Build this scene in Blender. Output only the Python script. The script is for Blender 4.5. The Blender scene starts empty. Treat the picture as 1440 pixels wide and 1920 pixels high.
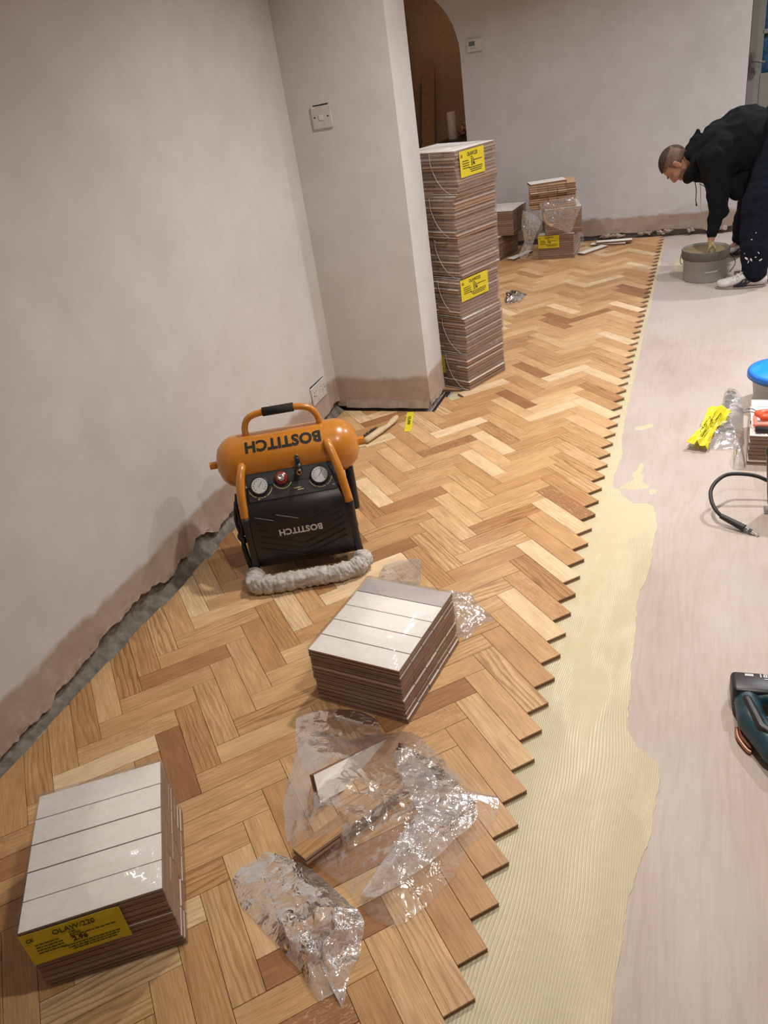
import bpy, bmesh, math, random
from mathutils import Vector, Matrix, noise, Quaternion
import mathutils
random.seed(7)
PI = math.pi
SC = bpy.context.scene
COL = SC.collection

# ------------------------------------------------------------------ camera
F_PX = 1470.4
CAM_H = 1.5318
RW = ((0.9300511505606579, 0.34016911574328157, -0.13888783256725742),
      (0.05759682554870417, -0.5082991881342308, -0.859252315127421),
      (-0.3628876727729221, 0.7911491060707304, -0.4923369059017786))
cam_d = bpy.data.cameras.new('camera')
cam_d.sensor_fit = 'HORIZONTAL'
cam_d.sensor_width = 36.0
cam_d.lens = F_PX * 36.0 / 1440.0
cam_d.clip_start = 0.05
cam = bpy.data.objects.new('camera', cam_d)
COL.objects.link(cam)
rx, ry, rz = Vector(RW[0]), Vector(RW[1]), Vector(RW[2])
m = Matrix((rx, -ry, -rz)).transposed().to_4x4()
m.translation = Vector((0, 0, CAM_H))
cam.matrix_world = m
SC.camera = cam

# ------------------------------------------------------------------ world, lights, exposure
SC.view_settings.view_transform = 'Standard'
SC.view_settings.look = 'None'
SC.view_settings.gamma = 1.0
SC.view_settings.use_curve_mapping = False
SC.view_settings.exposure = 0.05
w = bpy.data.worlds.new('world')
SC.world = w
w.use_nodes = True
w.node_tree.nodes['Background'].inputs[0].default_value = (0.012, 0.014, 0.02, 1)
w.node_tree.nodes['Background'].inputs[1].default_value = 1.0

def lamp(name, loc, power, size, color, spread=PI):
    d = bpy.data.lights.new(name, 'AREA')
    d.shape = 'DISK'; d.size = size; d.energy = power; d.color = color; d.spread = spread
    o = bpy.data.objects.new(name, d); COL.objects.link(o)
    o.location = loc
    return o
WARM = (1.0, 0.955, 0.90)
COOL = (0.97, 0.965, 1.0)
CEIL = 2.42
SPR = 2.45
lamp('ceiling_spot', (0.75, 3.9, CEIL - 0.02), 32, 0.10, COOL, SPR)
lamp('ceiling_spot', (1.45, 6.35, CEIL - 0.02), 34, 0.10, COOL, SPR)
lamp('ceiling_spot', (-0.35, 2.75, CEIL - 0.02), 27, 0.10, WARM, SPR)
lamp('ceiling_spot', (0.2, 1.1, CEIL - 0.02), 15, 0.10, WARM, SPR)
lamp('ceiling_spot', (-1.75, 5.3, CEIL - 0.02), 13, 0.10, COOL, SPR)
lamp('ceiling_spot', (-0.3, 5.9, CEIL - 0.02), 8, 0.10, COOL, SPR)  # unseen lamp added to brighten the back wall
lamp('hall_lamp', (-2.3, 7.8, 2.2), 1.7, 0.12, (1.0, 0.72, 0.50))

# ------------------------------------------------------------------ node helpers
def new_mat(name):
    mt = bpy.data.materials.new(name)
    mt.use_nodes = True
    nt = mt.node_tree
    b = nt.nodes['Principled BSDF']
    return mt, nt, b
def N(nt, kind, **kw):
    n = nt.nodes.new(kind)
    for k, v in kw.items():
        setattr(n, k, v)
    return n
def L(nt, a, b): nt.links.new(a, b)
def ramp(nt, fac, stops, interp='LINEAR'):
    r = N(nt, 'ShaderNodeValToRGB')
    r.color_ramp.interpolation = interp
    els = r.color_ramp.elements
    while len(els) < len(stops): els.new(0.5)
    for e, (p, c) in zip(els, stops):
        e.position = p
        e.color = (c[0], c[1], c[2], 1)
    if fac is not None: L(nt, fac, r.inputs[0])
    return r
def mapping(nt, vec, scale=(1, 1, 1), loc=(0, 0, 0), rot=(0, 0, 0)):
    mp = N(nt, 'ShaderNodeMapping')
    mp.inputs['Scale'].default_value = scale
    mp.inputs['Location'].default_value = loc
    mp.inputs['Rotation'].default_value = rot
    L(nt, vec, mp.inputs[0])
    return mp.outputs[0]
def tex_noise(nt, vec, scale=5, detail=4, rough=0.5, dist=0.0):
    n = N(nt, 'ShaderNodeTexNoise')
    n.inputs['Scale'].default_value = scale
    n.inputs['Detail'].default_value = detail
    n.inputs['Roughness'].default_value = rough
    n.inputs['Distortion'].default_value = dist
    if vec is not None: L(nt, vec, n.inputs['Vector'])
    return n
def mixc(nt, fac, a, b, mode='MIX'):
    mx = N(nt, 'ShaderNodeMix', data_type='RGBA', blend_type=mode)
    for sock, val in ((mx.inputs[0], fac), (mx.inputs[6], a), (mx.inputs[7], b)):
        if hasattr(val, 'is_output'): L(nt, val, sock)
        elif isinstance(val, (int, float)): sock.default_value = val
        else: sock.default_value = (val[0], val[1], val[2], 1)
    return mx.outputs[2]
def math_n(nt, op, a, b=None, clamp=False):
    mn = N(nt, 'ShaderNodeMath', operation=op, use_clamp=clamp)
    for i, v in enumerate((a, b)):
        if v is None: continue
        if hasattr(v, 'is_output'): L(nt, v, mn.inputs[i])
        else: mn.inputs[i].default_value = v
    return mn.outputs[0]
def bump(nt, h, strength=0.3, dist=0.002, prev=None):
    bp = N(nt, 'ShaderNodeBump')
    bp.inputs['Strength'].default_value = strength
    bp.inputs['Distance'].default_value = dist
    L(nt, h, bp.inputs['Height'])
    if prev is not None: L(nt, prev, bp.inputs['Normal'])
    return bp.outputs[0]
def simple(name, col, rough=0.5, metal=0.0, spec=0.5, vary=0.08, bscale=0, bstr=0.2, coat=0.0):
    mt, nt, b = new_mat(name)
    tc = N(nt, 'ShaderNodeTexCoord').outputs['Object']
    ns = tex_noise(nt, tc, 30, 4, 0.6)
    lo = tuple(c * (1 - vary) for c in col); hi = tuple(min(1, c * (1 + vary)) for c in col)
    r = ramp(nt, ns.outputs[0], [(0.3, lo), (0.7, hi)])
    L(nt, r.outputs[0], b.inputs['Base Color'])
    b.inputs['Roughness'].default_value = rough
    b.inputs['Metallic'].default_value = metal
    b.inputs['Specular IOR Level'].default_value = spec
    b.inputs['Coat Weight'].default_value = coat
    if bscale:
        n2 = tex_noise(nt, tc, bscale, 4, 0.6)
        L(nt, bump(nt, n2.outputs[0], bstr, 0.002), b.inputs['Normal'])
    return mt

# ------------------------------------------------------------------ materials
def make_oak(name, face=True):
    mt, nt, b = new_mat(name)
    uv = N(nt, 'ShaderNodeUVMap', uv_map='UVMap').outputs[0]
    at = N(nt, 'ShaderNodeAttribute', attribute_name='tone')
    sep = N(nt, 'ShaderNodeSeparateColor'); L(nt, at.outputs['Color'], sep.inputs[0])
    tone, kind = sep.outputs[0], sep.outputs[1]
    base = ramp(nt, tone, [(0.0, (0.36, 0.175, 0.075)), (0.22, (0.50, 0.275, 0.120)), (0.5, (0.61, 0.375, 0.178)),
                           (0.8, (0.72, 0.485, 0.255)), (1.0, (0.84, 0.65, 0.42))])
    # cathedral / straight grain
    wv = N(nt, 'ShaderNodeTexWave', wave_type='BANDS', bands_direction='Y', wave_profile='SAW')
    wv.inputs['Scale'].default_value = 1.0
    wv.inputs['Distortion'].default_value = 14.0
    wv.inputs['Detail'].default_value = 3.0
    wv.inputs['Detail Scale'].default_value = 0.9
    L(nt, mapping(nt, uv, (3.0, 19, 1)), wv.inputs['Vector'])
    g1 = ramp(nt, wv.outputs[0], [(0.0, (1, 1, 1)), (0.45, (0.92, 0.90, 0.86)), (0.8, (0.52, 0.43, 0.34)), (1.0, (0.85, 0.80, 0.76))])
    fn = tex_noise(nt, mapping(nt, uv, (14, 420, 1)), 1.0, 3, 0.6)
    g2 = ramp(nt, fn.outputs[0], [(0.35, (0.72, 0.66, 0.60)), (0.6, (1.06, 1.06, 1.06))])
    c = mixc(nt, math_n(nt, 'MULTIPLY', kind, 0.95), base.outputs[0], g1.outputs[0], 'MULTIPLY')
    c = mixc(nt, 0.75, c, g2.outputs[0], 'MULTIPLY')
    big = tex_noise(nt, mapping(nt, uv, (7, 26, 1)), 1.0, 3, 0.55)
    g3 = ramp(nt, big.outputs[0], [(0.32, (0.80, 0.75, 0.70)), (0.65, (1.08, 1.06, 1.03))])
    c = mixc(nt, 0.7, c, g3.outputs[0], 'MULTIPLY')
    # medullary flecks on some blocks
    fl = tex_noise(nt, mapping(nt, uv, (60, 190, 1)), 1.0, 2, 0.5, 1.2)
    fr = ramp(nt, fl.outputs[0], [(0.56, (0, 0, 0)), (0.6, (1, 1, 1))])
    ff = math_n(nt, 'MULTIPLY', fr.outputs[0], math_n(nt, 'GREATER_THAN', sep.outputs[2], 0.80))
    c = mixc(nt, math_n(nt, 'MULTIPLY', ff, 0.38), c, (0.72, 0.50, 0.28))
    L(nt, c, b.inputs['Base Color'])
    b.inputs['Roughness'].default_value = 0.42
    b.inputs['Specular IOR Level'].default_value = 0.42
    L(nt, bump(nt, fn.outputs[0], 0.12, 0.0006), b.inputs['Normal'])
    return mt
M = {}
M['oak'] = make_oak('oak_face')
def make_edge():
    mt, nt, b = new_mat('oak_edge')
    uv = N(nt, 'ShaderNodeUVMap', uv_map='UVMap').outputs[0]
    at = N(nt, 'ShaderNodeAttribute', attribute_name='tone')
    sep = N(nt, 'ShaderNodeSeparateColor'); L(nt, at.outputs['Color'], sep.inputs[0])
    r = ramp(nt, sep.outputs[0], [(0, (0.26, 0.145, 0.082)), (0.5, (0.345, 0.205, 0.122)), (1, (0.43, 0.275, 0.175))])
    fn = tex_noise(nt, mapping(nt, uv, (12, 300, 1)), 1.0, 4, 0.7)
    g = ramp(nt, fn.outputs[0], [(0.35, (0.86, 0.84, 0.82)), (0.65, (1.05, 1.05, 1.05))])
    L(nt, mixc(nt, 0.8, r.outputs[0], g.outputs[0], 'MULTIPLY'), b.inputs['Base Color'])
    b.inputs['Roughness'].default_value = 0.7
    return mt
M['edge'] = make_edge()
def make_back():
    mt, nt, b = new_mat('birch_backing')
    uv = N(nt, 'ShaderNodeUVMap', uv_map='UVMap').outputs[0]
    at = N(nt, 'ShaderNodeAttribute', attribute_name='tone')
    sep = N(nt, 'ShaderNodeSeparateColor'); L(nt, at.outputs['Color'], sep.inputs[0])
    fn = tex_noise(nt, mapping(nt, uv, (8, 60, 1)), 1.0, 4, 0.6)
    g = ramp(nt, fn.outputs[0], [(0.3, (0.87, 0.82, 0.75)), (0.7, (0.92, 0.88, 0.83))])
    kn = tex_noise(nt, mapping(nt, uv, (12, 22, 1)), 1.0, 2, 0.4)
    k = ramp(nt, kn.outputs[0], [(0.70, (0, 0, 0)), (0.76, (1, 1, 1))])
    c = mixc(nt, math_n(nt, 'MULTIPLY', k.outputs[0], 0.5), g.outputs[0], (0.30, 0.25, 0.23))
    c = mixc(nt, math_n(nt, 'GREATER_THAN', sep.outputs[2], 0.93), c, (0.50, 0.44, 0.43))
    L(nt, c, b.inputs['Base Color'])
    b.inputs['Roughness'].default_value = 0.6
    return mt
M['back'] = make_back()
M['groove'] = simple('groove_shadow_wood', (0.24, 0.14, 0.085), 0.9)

def make_plaster(name, warm=False, bandz=0.155, floorz=0.055):
    mt, nt, b = new_mat(name)
    geo = N(nt, 'ShaderNodeNewGeometry').outputs['Position']
    sp = N(nt, 'ShaderNodeSeparateXYZ'); L(nt, geo, sp.inputs[0])
    z = sp.outputs[2]
    n1 = tex_noise(nt, geo, 2.2, 5, 0.6)
    n2 = tex_noise(nt, geo, 9, 4, 0.6)
    zz = math_n(nt, 'ADD', z, math_n(nt, 'MULTIPLY', math_n(nt, 'SUBTRACT', tex_noise(nt, geo, 5, 3, 0.6).outputs[0], 0.5), 0.10))
    white = ramp(nt, n1.outputs[0], [(0.3, (0.60, 0.575, 0.56)), (0.52, (0.635, 0.615, 0.61)), (0.75, (0.665, 0.65, 0.655))])
    white2 = mixc(nt, 0.35, white.outputs[0], ramp(nt, n2.outputs[0], [(0.3, (0.80, 0.78, 0.78)), (0.7, (1, 1, 1))]).outputs[0], 'MULTIPLY')
    pink = ramp(nt, n2.outputs[0], [(0.25, (0.36, 0.27, 0.215)), (0.6, (0.44, 0.345, 0.285)), (0.8, (0.52, 0.44, 0.39))])
    f = ramp(nt, zz, [(bandz, (0, 0, 0)), (bandz + 0.022, (1, 1, 1))])
    c = mixc(nt, f.outputs[0], pink.outputs[0], white2)
    # streaky old stains close to the broken edge
    st = tex_noise(nt, mapping(nt, geo, (6, 6, 30)), 1.0, 5, 0.7)
    sr = ramp(nt, st.outputs[0], [(0.55, (0, 0, 0)), (0.7, (1, 1, 1))])
    low = ramp(nt, z, [(0.02, (1, 1, 1)), (0.10, (0, 0, 0))])
    c = mixc(nt, math_n(nt, 'MULTIPLY', math_n(nt, 'MULTIPLY', sr.outputs[0], low.outputs[0]), 0.7), c, (0.20, 0.15, 0.125))
    L(nt, c, b.inputs['Base Color'])
    b.inputs['Roughness'].default_value = 0.75
    b.inputs['Specular IOR Level'].default_value = 0.25
    n3 = tex_noise(nt, geo, 55, 4, 0.65)
    bp = bump(nt, n3.outputs[0], 0.25, 0.0015)
    bp = bump(nt, n1.outputs[0], 0.5, 0.012, bp)
    L(nt, bp, b.inputs['Normal'])
    return mt
M['plaster'] = make_plaster('painted_plaster', bandz=0.165)
M['plaster_back'] = make_plaster('painted_plaster_far', bandz=0.15)
M['concrete'] = simple('grey_mortar', (0.20, 0.18, 0.15), 0.9, vary=0.45, bscale=60, bstr=0.9)
M['ceiling'] = simple('ceiling_white', (0.7, 0.69, 0.66), 0.9)
M['hall'] = simple('hall_wall', (0.50, 0.34, 0.22), 0.8, vary=0.12)
M['dark'] = simple('gap_shade_black', (0.02, 0.018, 0.016), 0.95)  # near-black colour standing in for the shade inside gaps

def make_ply():
    mt, nt, b = new_mat('bare_plywood')
    geo = N(nt, 'ShaderNodeNewGeometry').outputs['Position']
    v = mapping(nt, geo, (1.9, 0.42, 1))
    wv = N(nt, 'ShaderNodeTexWave', wave_type='BANDS', bands_direction='X', wave_profile='SIN')
    wv.inputs['Scale'].default_value = 2.2
    wv.inputs['Distortion'].default_value = 22
    wv.inputs['Detail'].default_value = 3
    wv.inputs['Detail Scale'].default_value = 0.8
    wv.inputs['Detail Roughness'].default_value = 0.55
    L(nt, v, wv.inputs['Vector'])
    base = ramp(nt, tex_noise(nt, mapping(nt, geo, (1.8, 0.9, 1)), 1.6, 4, 0.6).outputs[0],
                [(0.3, (0.43, 0.34, 0.285)), (0.55, (0.50, 0.415, 0.36)), (0.75, (0.55, 0.48, 0.435))])
    g = ramp(nt, wv.outputs[0], [(0, (0.93, 0.915, 0.90)), (0.22, (0.99, 0.985, 0.98)), (0.6, (1.0, 1.0, 1.0)), (0.9, (1.01, 1.01, 1.01)), (1, (0.95, 0.94, 0.93))])
    c = mixc(nt, 0.8, base.outputs[0], g.outputs[0], 'MULTIPLY')
    fn = tex_noise(nt, mapping(nt, geo, (160, 10, 1)), 1.0, 3, 0.6)
    c = mixc(nt, 0.35, c, ramp(nt, fn.outputs[0], [(0.35, (0.82, 0.8, 0.79)), (0.65, (1.05, 1.05, 1.05))]).outputs[0], 'MULTIPLY')
    sc = tex_noise(nt, mapping(nt, geo, (30, 12, 1), rot=(0, 0, 0.7)), 1.0, 6, 0.75)
    sr = ramp(nt, sc.outputs[0], [(0.66, (0, 0, 0)), (0.74, (1, 1, 1))])
    c = mixc(nt, math_n(nt, 'MULTIPLY', sr.outputs[0], 0.45), c, (0.70, 0.65, 0.60))
    # paler patches, more of them towards the far end
    hz = tex_noise(nt, mapping(nt, geo, (1.4, 1.0, 1)), 1.3, 4, 0.6)
    sp = N(nt, 'ShaderNodeSeparateXYZ'); L(nt, geo, sp.inputs[0])
    hz2 = ramp(nt, math_n(nt, 'ADD', hz.outputs[0], math_n(nt, 'MULTIPLY', sp.outputs[1], 0.05)), [(0.55, (0, 0, 0)), (0.80, (1, 1, 1))])
    c = mixc(nt, math_n(nt, 'MULTIPLY', hz2.outputs[0], 0.6), c, (0.52, 0.465, 0.425))
    L(nt, c, b.inputs['Base Color'])
    b.inputs['Roughness'].default_value = 0.5
    b.inputs['Specular IOR Level'].default_value = 0.4
    bp = bump(nt, fn.outputs[0], 0.12, 0.001)
    bp = bump(nt, sc.outputs[0], 0.2, 0.003, bp)
    L(nt, bp, b.inputs['Normal'])
    return mt
M['ply'] = make_ply()

def make_glue():
    mt, nt, b = new_mat('cream_adhesive')
    geo = N(nt, 'ShaderNodeNewGeometry').outputs['Position']
    warp = tex_noise(nt, mapping(nt, geo, (2.2, 0.8, 1)), 1.0, 2, 0.5)
    sp = N(nt, 'ShaderNodeSeparateXYZ'); L(nt, geo, sp.inputs[0])
    x = math_n(nt, 'ADD', sp.outputs[0], math_n(nt, 'MULTIPLY', warp.outputs[0], 0.22))
    comb = math_n(nt, 'SINE', math_n(nt, 'MULTIPLY', x, 2 * PI / 0.0062))
    comb = math_n(nt, 'MULTIPLY', math_n(nt, 'ADD', comb, 1.0), 0.5)
    # patches where the comb was smeared flat
    fl = tex_noise(nt, mapping(nt, geo, (5.0, 1.5, 1)), 1.0, 3, 0.6)
    ym = ramp(nt, math_n(nt, 'MULTIPLY', sp.outputs[1], 0.3), [(0.0, (0.0, 0, 0)), (0.55, (0.0, 0, 0)), (0.85, (0.10, 0.1, 0.1))])
    k = ramp(nt, math_n(nt, 'ADD', fl.outputs[0], ym.outputs[0]), [(0.50, (1, 1, 1)), (0.60, (0.0, 0.0, 0.0))])
    h = math_n(nt, 'MULTIPLY', comb, k.outputs[0])
    col = ramp(nt, h, [(0.0, (0.61, 0.53, 0.34)), (1.0, (0.71, 0.635, 0.44))])
    bl = tex_noise(nt, geo, 26, 4, 0.6)
    c = mixc(nt, 0.3, col.outputs[0], ramp(nt, bl.outputs[0], [(0.3, (0.86, 0.84, 0.8)), (0.7, (1.03, 1.03, 1.03))]).outputs[0], 'MULTIPLY')
    L(nt, c, b.inputs['Base Color'])
    b.inputs['Roughness'].default_value = 0.33
    b.inputs['Specular IOR Level'].default_value = 0.5
    bp = bump(nt, h, 0.85, 0.0016)
    bp = bump(nt, bl.outputs[0], 0.35, 0.003, bp)
    L(nt, bp, b.inputs['Normal'])
    return mt
M['glue'] = make_glue()

def make_film(name, haze=0.10, gloss=0.16, bs=38, bstr=0.9, tint=(0.985, 0.985, 0.985)):
    mt, nt, b = new_mat(name)
    nt.nodes.remove(b)
    out = nt.nodes['Material Output']
    tc = N(nt, 'ShaderNodeNewGeometry').outputs['Position']
    n1 = tex_noise(nt, tc, bs, 3, 0.6, 0.6)
    ab = math_n(nt, 'ABSOLUTE', math_n(nt, 'SUBTRACT', n1.outputs[0], 0.5))
    n2 = tex_noise(nt, tc, bs * 0.35, 2, 0.5, 0.4)
    ab2 = math_n(nt, 'ABSOLUTE', math_n(nt, 'SUBTRACT', n2.outputs[0], 0.5))
    bp = bump(nt, ab, bstr, 0.006)
    bp = bump(nt, ab2, bstr, 0.02, bp)
    tr = N(nt, 'ShaderNodeBsdfTransparent'); tr.inputs[0].default_value = (*tint, 1)
    df = N(nt, 'ShaderNodeBsdfDiffuse'); df.inputs[0].default_value = (0.86, 0.85, 0.87, 1)
    L(nt, bp, df.inputs['Normal'])
    gl = N(nt, 'ShaderNodeBsdfGlossy'); gl.inputs['Roughness'].default_value = 0.13
    gl.inputs[0].default_value = (1, 1, 1, 1)
    L(nt, bp, gl.inputs['Normal'])
    tl = N(nt, 'ShaderNodeBsdfTranslucent'); tl.inputs[0].default_value = (0.93, 0.92, 0.94, 1); L(nt, bp, tl.inputs['Normal'])
    m0 = N(nt, 'ShaderNodeMixShader'); m0.inputs[0].default_value = 0.4; L(nt, df.outputs[0], m0.inputs[1]); L(nt, tl.outputs[0], m0.inputs[2])
    m1 = N(nt, 'ShaderNodeMixShader'); L(nt, tr.outputs[0], m1.inputs[1]); L(nt, m0.outputs[0], m1.inputs[2])
    cr = ramp(nt, ab, [(0.0, (1.6, 1.6, 1.6)), (0.06, (0.7, 0.7, 0.7)), (0.2, (0.9, 0.9, 0.9))])
    L(nt, math_n(nt, 'MULTIPLY', cr.outputs[0], haze), m1.inputs[0])
    fr = N(nt, 'ShaderNodeFresnel'); fr.inputs[0].default_value = 1.5
    L(nt, bp, fr.inputs['Normal'])
    m2 = N(nt, 'ShaderNodeMixShader')
    L(nt, math_n(nt, 'MULTIPLY', fr.outputs[0], gloss, True), m2.inputs[0])
    L(nt, m1.outputs[0], m2.inputs[1]); L(nt, gl.outputs[0], m2.inputs[2])
    L(nt, m2.outputs[0], out.inputs[0])
    return mt
M['film'] = make_film('clear_film', 0.16, 0.5, 22, 0.55)
M['film_dense'] = make_film('clear_film_crumpled', 0.38, 1.1, 26, 0.8)
M['film_silver'] = make_film('silvery_film', 0.30, 2.2, 30, 0.9)
M['film_pale'] = make_film('pale_film', 0.30, 0.7, 20, 0.6)
M['wrap_hazy'] = make_film('hazy_shrink_wrap', 0.11, 0.30, 14, 0.4)
M['wrap'] = make_film('shrink_wrap', 0.07, 0.22, 16, 0.35)

M['orange'] = simple('orange_enamel', (0.56, 0.205, 0.018), 0.28, spec=0.6, vary=0.06, coat=0.35)
M['black_plastic'] = simple('black_plastic', (0.016, 0.016, 0.017), 0.38, vary=0.2, bscale=200, bstr=0.1)
M['panel_grey'] = simple('charcoal_panel', (0.030, 0.032, 0.035), 0.45, vary=0.15)
M['rubber'] = simple('black_rubber', (0.018, 0.017, 0.016), 0.55)
M['foam'] = simple('black_foam_grip', (0.022, 0.02, 0.018), 0.95, bscale=300, bstr=0.6)
M['ink'] = simple('black_ink', (0.012, 0.011, 0.01), 0.45, vary=0)
M['white_ink'] = simple('white_print', (0.60, 0.58, 0.56), 0.5, vary=0.05)
M['cream_ink'] = simple('cream_print', (0.60, 0.54, 0.30), 0.5, vary=0.1)
M['dial'] = simple('dial_face', (0.55, 0.55, 0.55), 0.3, vary=0.15, coat=0.6)
M['chrome'] = simple('chrome', (0.8, 0.8, 0.8), 0.16, metal=1.0, vary=0.02)
M['brass'] = simple('dull_brass', (0.35, 0.22, 0.12), 0.35, metal=0.9, vary=0.1)
M['redknob'] = simple('dark_red_plastic', (0.23, 0.02, 0.018), 0.3, coat=0.3)
M['fleece'] = simple('grey_white_fleece', (0.50, 0.46, 0.42), 0.95, vary=0.3, bscale=240, bstr=1.0)
M['yellow'] = simple('yellow_sticker', (0.66, 0.52, 0.012), 0.5, vary=0.05)
M['yellow2'] = simple('bright_yellow_sticker', (0.72, 0.64, 0.02), 0.45, vary=0.05)
M['whiteplast'] = simple('white_plastic', (0.62, 0.59, 0.56), 0.4, vary=0.05)
M['dirtyplast'] = simple('paint_smeared_plastic', (0.56, 0.53, 0.51), 0.5, vary=0.10, bscale=80, bstr=0.2)
M['lcd'] = simple('lcd_grey', (0.16, 0.19, 0.19), 0.25)
M['brushwood'] = simple('bleached_wood', (0.62, 0.47, 0.30), 0.6, vary=0.15)
M['bristle'] = simple('steel_bristle', (0.075, 0.06, 0.04), 0.7, vary=0.5)
M['bucket'] = simple('grey_bucket', (0.44, 0.425, 0.405), 0.45, vary=0.06)
M['rimgrey'] = simple('brown_grey_rim', (0.115, 0.10, 0.085), 0.5, vary=0.15)
M['gluebrown'] = simple('wet_adhesive_olive', (0.36, 0.285, 0.14), 0.4, vary=0.15, bscale=30, bstr=0.5)
M['blue'] = simple('blue_plastic_lid', (0.012, 0.30, 0.72), 0.35, vary=0.03)
M['bluerim'] = simple('blue_plastic_rim', (0.008, 0.16, 0.60), 0.35, vary=0.03)
M['hoodie'] = simple('black_fleece_cloth', (0.006, 0.0075, 0.009), 0.92, spec=0.2, vary=0.25, bscale=18, bstr=0.5)
M['jeans'] = simple('navy_denim', (0.005, 0.0072, 0.0135), 0.9, spec=0.2, vary=0.35, bscale=22, bstr=0.5)
M['stubble'] = simple('stubbled_skin', (0.20, 0.105, 0.065), 0.6, vary=0.2)
M['skin'] = simple('skin', (0.44, 0.215, 0.135), 0.5, vary=0.10)
M['eye'] = simple('eye', (0.22, 0.17, 0.15), 0.2)
M['hair'] = simple('cropped_hair', (0.05, 0.028, 0.02), 0.75, vary=0.5, bscale=300, bstr=0.6)
M['hairfade'] = simple('faded_hair', (0.15, 0.085, 0.055), 0.7, vary=0.35, bscale=300, bstr=0.5)
M['shoe'] = simple('white_leather', (0.60, 0.57, 0.54), 0.4, vary=0.08)
M['solegrey'] = simple('worn_sole', (0.30, 0.27, 0.24), 0.7)
M['paint'] = simple('dried_paint', (0.62, 0.58, 0.54), 0.7)
M['cord'] = simple('pale_cord', (0.42, 0.40, 0.34), 0.8)
M['redtool'] = simple('orange_red_plastic', (0.75, 0.11, 0.035), 0.35)
M['pinktool'] = simple('salmon_plastic', (0.80, 0.24, 0.16), 0.4)
M['redbox'] = simple('dark_red_plastic_case', (0.25, 0.035, 0.02), 0.5)
M['teal'] = simple('dark_teal_plastic', (0.012, 0.045, 0.062), 0.42, vary=0.3, bscale=90, bstr=0.25)
M['door'] = simple('grey_green_door_paint', (0.19, 0.19, 0.165), 0.5, vary=0.06)
M['nightglass'] = simple('blue_night_glass', (0.02, 0.065, 0.13), 0.12, vary=0.6)
M['board'] = simple('leaning_board', (0.36, 0.20, 0.10), 0.7, vary=0.15)
M['paperroll'] = simple('paper_roll', (0.85, 0.74, 0.64), 0.8)
M['greysteel'] = simple('grey_steel', (0.35, 0.34, 0.32), 0.3, metal=0.9)
M['copper'] = simple('copper_rail', (0.42, 0.20, 0.12), 0.35, metal=0.6)
M['yellowplast'] = simple('yellow_plastic', (0.75, 0.42, 0.02), 0.5)

# ------------------------------------------------------------------ object helpers
def obj(name, bm, mats, parent=None, smooth=False, loc=None, rotz=None):
    me = bpy.data.meshes.new(name)
    if isinstance(bm, bmesh.types.BMesh):
        bm.to_mesh(me); bm.free()
    else:
        me = bm
    if not isinstance(mats, (list, tuple)): mats = [mats]
    if len(me.materials) == 0:
        for mm in mats: me.materials.append(mm)
    if smooth:
        for p in me.polygons: p.use_smooth = True
    o = bpy.data.objects.new(name, me)
    COL.objects.link(o)
    if parent: o.parent = parent
    if loc is not None: o.location = loc
    if rotz is not None: o.rotation_euler = (0, 0, rotz)
    return o
def tag(o, label=None, cat=None, group=None, kind=None):
    if label: o['label'] = label
    if cat: o['category'] = cat
    if group: o['group'] = group
    if kind: o['kind'] = kind
    return o
def thing(name, label, cat, loc=(0, 0, 0), rotz=0.0, group=None):
    o = bpy.data.objects.new(name, None); COL.objects.link(o)
    o.empty_display_size = 0.05
    o.location = loc; o.rotation_euler = (0, 0, rotz)
    return tag(o, label, cat, group)
def box(bm, c, s, rot=None, bevel=0.0, seg=2):
    r = bmesh.ops.create_cube(bm, size=1.0)
    vs = r['verts']
    bmesh.ops.scale(bm, vec=Vector(s), verts=vs)
    if bevel > 0:
        es = list({e for v in vs for e in v.link_edges})
        rb = bmesh.ops.bevel(bm, geom=es, offset=bevel, segments=seg, profile=0.5, affect='EDGES')
        vs = list({v for f in rb['faces'] for v in f.verts} | {v for v in vs if v.is_valid})
    if rot is not None:
        bmesh.ops.rotate(bm, cent=(0, 0, 0), matrix=rot, verts=vs)
    bmesh.ops.translate(bm, vec=Vector(c), verts=vs)
    return vs
def frame_of(d):
    d = d.normalized()
    up = Vector((0, 0, 1)) if abs(d.z) < 0.95 else Vector((1, 0, 0))
    a = d.cross(up).normalized(); b = d.cross(a).normalized()
    return a, b
def tube(bm, pts, rad, seg=12, caps=True, closed=False):
    pts = [Vector(p) for p in pts]
    n = len(pts)
    rads = rad if isinstance(rad, (list, tuple)) else [rad] * n
    rings = []
    a = None
    for i, p in enumerate(pts):
        if closed: d = pts[(i + 1) % n] - pts[i - 1]
        else: d = pts[min(i + 1, n - 1)] - pts[max(i - 1, 0)]
        d.normalize()
        if a is None: a, b = frame_of(d)
        else:
            a = (a - d * a.dot(d)).normalized(); b = d.cross(a).normalized()
        rings.append([bm.verts.new(p + (a * math.cos(t) + b * math.sin(t)) * rads[i]) for t in [2 * PI * k / seg for k in range(seg)]])
    rng = range(n) if closed else range(n - 1)
    for i in rng:
        r0, r1 = rings[i], rings[(i + 1) % n]
        for k in range(seg):
            bm.faces.new((r0[k], r0[(k + 1) % seg], r1[(k + 1) % seg], r1[k]))
    if caps and not closed:
        bm.faces.new(rings[0][::-1]); bm.faces.new(rings[-1])
    return rings
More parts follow.
